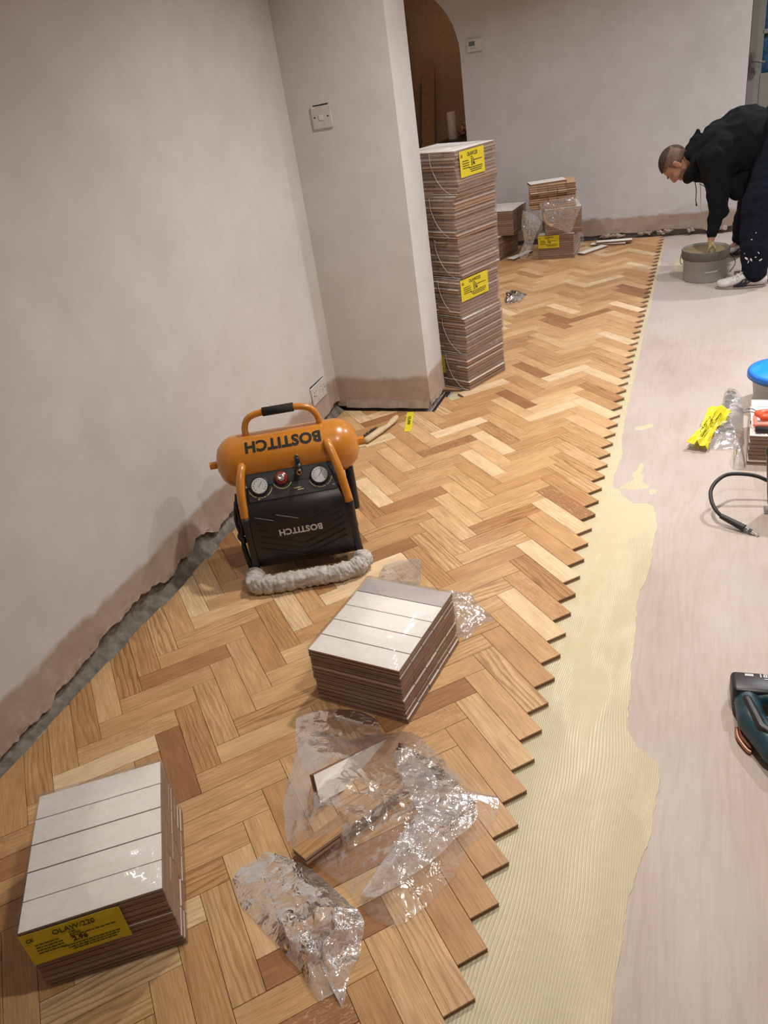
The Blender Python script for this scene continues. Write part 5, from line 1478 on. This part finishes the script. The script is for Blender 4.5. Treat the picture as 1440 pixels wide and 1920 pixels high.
    N_ += [('ell', R((0.055, 5.83, 0.750)), (0.155, 0.235, 0.188), None), ('cap', R((-0.05, 5.81, 0.665)), 0.088, R((0.06, 5.80, 0.65)), 0.105), ('ell', R((0.18, 5.85, 0.795)), (0.20, 0.215, 0.200), None), ('ell', R((0.40, 5.86, 0.825)), (0.18, 0.215, 0.180), None),
           ('cap', R((-0.03, 5.83, 0.730)), 0.120, R((0.12, 5.84, 0.775)), 0.17)]
    N_ += [('cap', R((0.010, 5.66, 0.735)), 0.092, R((0.048, 5.655, 0.56)), 0.066), ('cap', R((0.048, 5.655, 0.56)), 0.066, R((0.052, 5.655, 0.44)), 0.056), ('cap', R((0.052, 5.655, 0.44)), 0.055, R((0.028, 5.664, 0.285)), 0.031), ('cap', R((0.052, 5.655, 0.46)), 0.055, R((0.070, 5.655, 0.42)), 0.045)]
    N_ += [('cap', R((0.010, 6.00, 0.735)), 0.09, R((0.10, 6.10, 0.54)), 0.06), ('cap', R((0.10, 6.10, 0.54)), 0.056, R((0.25, 6.09, 0.49)), 0.036)]
    # hood bunched round the neck and its tail standing off the back
    rc = Vector((-0.105, 5.82, 0.705)); ax1 = Vector((0.30, 0, 0.95)).normalized(); ax2 = Vector((0, 1, 0))
    ring = [rc + ax1 * 0.098 * math.cos(a) + ax2 * 0.105 * math.sin(a) for a in [2 * PI * k / 16 for k in range(16)]]
    for k in range(16): N_.append(('cap', R(ring[k]), 0.030, R(ring[(k + 1) % 16]), 0.030))
    for dy in (-0.07, -0.035, 0, 0.035, 0.07):
        N_.append(('cap', R((-0.140, 5.82 + dy, 0.785 - abs(dy) * .5)), 0.024, R((-0.090, 5.82 + dy * .8, 0.882 - abs(dy) * .9)), 0.017))
        N_.append(('cap', R((-0.115, 5.82 + dy, 0.750)), 0.03, R((-0.06, 5.82 + dy, 0.775)), 0.05))
    # hanging front hem / pocket
    N_ += [('cap', R((0.10, 5.76, 0.60)), 0.07, R((0.165, 5.73, 0.515)), 0.050), ('cap', R((0.10, 5.92, 0.60)), 0.07, R((0.165, 5.93, 0.52)), 0.05), ('cap', R((0.165, 5.73, 0.51)), 0.035, R((0.165, 5.93, 0.51)), 0.035), ('cap', R((0.17, 5.80, 0.58)), 0.09, R((0.34, 5.80, 0.66)), 0.12), ('cap', R((0.17, 5.90, 0.58)), 0.09, R((0.34, 5.92, 0.66)), 0.12)]
    me = blob(N_, 0.008, 7)
    wobble(me, lambda c: 0.009 * noise.noise(c * 9) + 0.008 * (1 - abs(noise.noise(c * 13 + Vector((3, 1, 0)))) * 2.5))
    ho = obj('hoodie', me, M['hoodie'], t, True)
    bm = bmesh.new(); tube(bm, smooth_path([R((-0.095, 5.775, 0.60)), R((-0.082, 5.765, 0.54)), R((-0.082, 5.765, 0.485)), R((-0.076, 5.765, 0.452))], 6), 0.0030, 6); tube(bm, [R((-0.078, 5.765, 0.458)), R((-0.075, 5.765, 0.444))], 0.005, 6)
    obj('drawstring', bm, M['hoodie'], ho, True)
    bm = bmesh.new(); tube(bm, smooth_path([R((-0.058, 5.70, 0.585)), R((-0.054, 5.69, 0.53)), R((-0.050, 5.69, 0.46)), R((-0.040, 5.69, 0.405))], 6), 0.0028, 6); obj('drawstring', bm, M['cord'], ho, True)
    bm = bmesh.new(); tube(bm, smooth_path([R((-0.065, 5.73, 0.585)), R((-0.02, 5.68, 0.566)), R((0.005, 5.645, 0.556)), R((0.02, 5.63, 0.553))], 6), 0.0035, 6); obj('light_trim', bm, M['cord'], ho, True)
    # trousers
    Tn = [('ell', R((0.43, 5.86, 0.79)), (0.15, 0.20, 0.16), None),
          ('cap', R((0.40, 5.75, 0.78)), 0.135, R((0.292, 5.57, 0.47)), 0.108), ('cap', R((0.292, 5.57, 0.47)), 0.108, R((0.290, 5.49, 0.22)), 0.094), ('cap', R((0.290, 5.49, 0.22)), 0.094, R((0.290, 5.47, 0.085)), 0.074),
          ('cap', R((0.43, 5.97, 0.78)), 0.13, R((0.295, 6.17, 0.45)), 0.10), ('cap', R((0.295, 6.17, 0.45)), 0.10, R((0.245, 6.25, 0.20)), 0.085), ('cap', R((0.245, 6.25, 0.20)), 0.085, R((0.232, 6.27, 0.12)), 0.068)]
    me = blob(Tn, 0.009, 6)
    wobble(me, lambda c: 0.010 * noise.noise(c * 8) + 0.007 * noise.noise(Vector((c.x * 10, c.y * 10, c.z * 30))))
    tr = obj('trousers', me, M['jeans'], t, True)
    bm = bmesh.new(); r_ = random.Random(3)
    for (x, z, sc_) in ((0.235, 0.175, .013), (0.262, 0.168, .011), (0.247, 0.155, .010), (0.285, 0.185, .006), (0.30, 0.21, .008), (0.255, 0.29, .006), (0.315, 0.165, .011), (0.222, 0.205, .005), (0.275, 0.33, .004)):
        y = 5.49 - 0.093 + abs(x - 0.29) * 0.35 - 0.004
        mtx = Matrix.Translation(R((x, y, z))) @ Matrix.Rotation(r_.uniform(0, 3), 4, 'Y') @ Matrix.Diagonal((sc_, 0.004, sc_ * r_.uniform(.3, .6), 1))
        bmesh.ops.create_icosphere(bm, subdivisions=2, radius=1, matrix=mtx)
    ps = obj('paint_splashes', bm, M['paint'], tr, True); ps['kind'] = 'stuff'
    # shoes
    for nm, cx_, cy_, yaw in (('near', 0.222, 5.465, 0.06), ('far', 0.215, 6.272, -0.05)):
        L_ = [('cap', (-0.125, 0, 0.032), 0.026, (-0.05, 0, 0.040), 0.034), ('cap', (-0.05, 0, 0.040), 0.034, (0.06, 0, 0.048), 0.036), ('cap', (0.06, 0, 0.045), 0.036, (0.115, 0, 0.045), 0.034),
              ('cap', (-0.02, 0, 0.055), 0.032, (0.07, 0, 0.085), 0.036), ('cap', (0.06, 0, 0.08), 0.038, (0.105, 0, 0.080), 0.032), ('ell', (-0.10, 0, 0.03), (0.048, 0.042, 0.026), None)]
        me = blob(L_, 0.005, 4)
        for v in me.vertices:
            if v.co.z < 0.010: v.co.z = 0.010
        sho = obj('shoe', me, M['shoe'], t, True)
        sho.location = R((cx_, cy_, SUB)); sho.rotation_euler = (0, 0, yaw)
        bm = bmesh.new(); ol = []
        for k in range(40):
            a = 2 * PI * k / 40; x = 0.152 * math.cos(a); y = 0.040 * math.sin(a) * (1.0 + 0.18 * math.cos(a + PI)) * (1 if abs(math.cos(a)) < .8 else .95)
            ol.append((x - 0.003, y))
        prism(bm, [(x * .98, y * .95) for x, y in ol], 0.0008, 0.011); obj('sole', bm, M['solegrey'], sho, True)
        bm = bmesh.new()
        for k in range(3):
            x0 = -0.005 + k * 0.024
            tube(bm, smooth_path([(x0 - 0.045, -0.0395, 0.018), (x0 - 0.012, -0.0375, 0.036), (x0 + 0.012, -0.0345, 0.056), (x0 + 0.050, -0.034, 0.064)], 5), [0.0070] * 5 + [0.0062] * 5 + [0.004] * 6, 6)
        obj('stripes', bm, M['ink'], sho, True)
        bm = bmesh.new()
        for k in range(5):
            z = 0.078 + k * 0.010; x = -0.055 + k * 0.021
            tube(bm, smooth_path([(x, -0.026, z - 0.010), (x + .004, 0, z + 0.002), (x, 0.026, z - 0.010)], 4), 0.0026, 6)
        tube(bm, smooth_path([(0.01, -0.02, 0.105), (-0.03, -0.045, 0.095), (-0.02, -0.050, 0.07)], 5), 0.002, 6)
        obj('laces', bm, M['paint'], sho, True)
    return t
person()
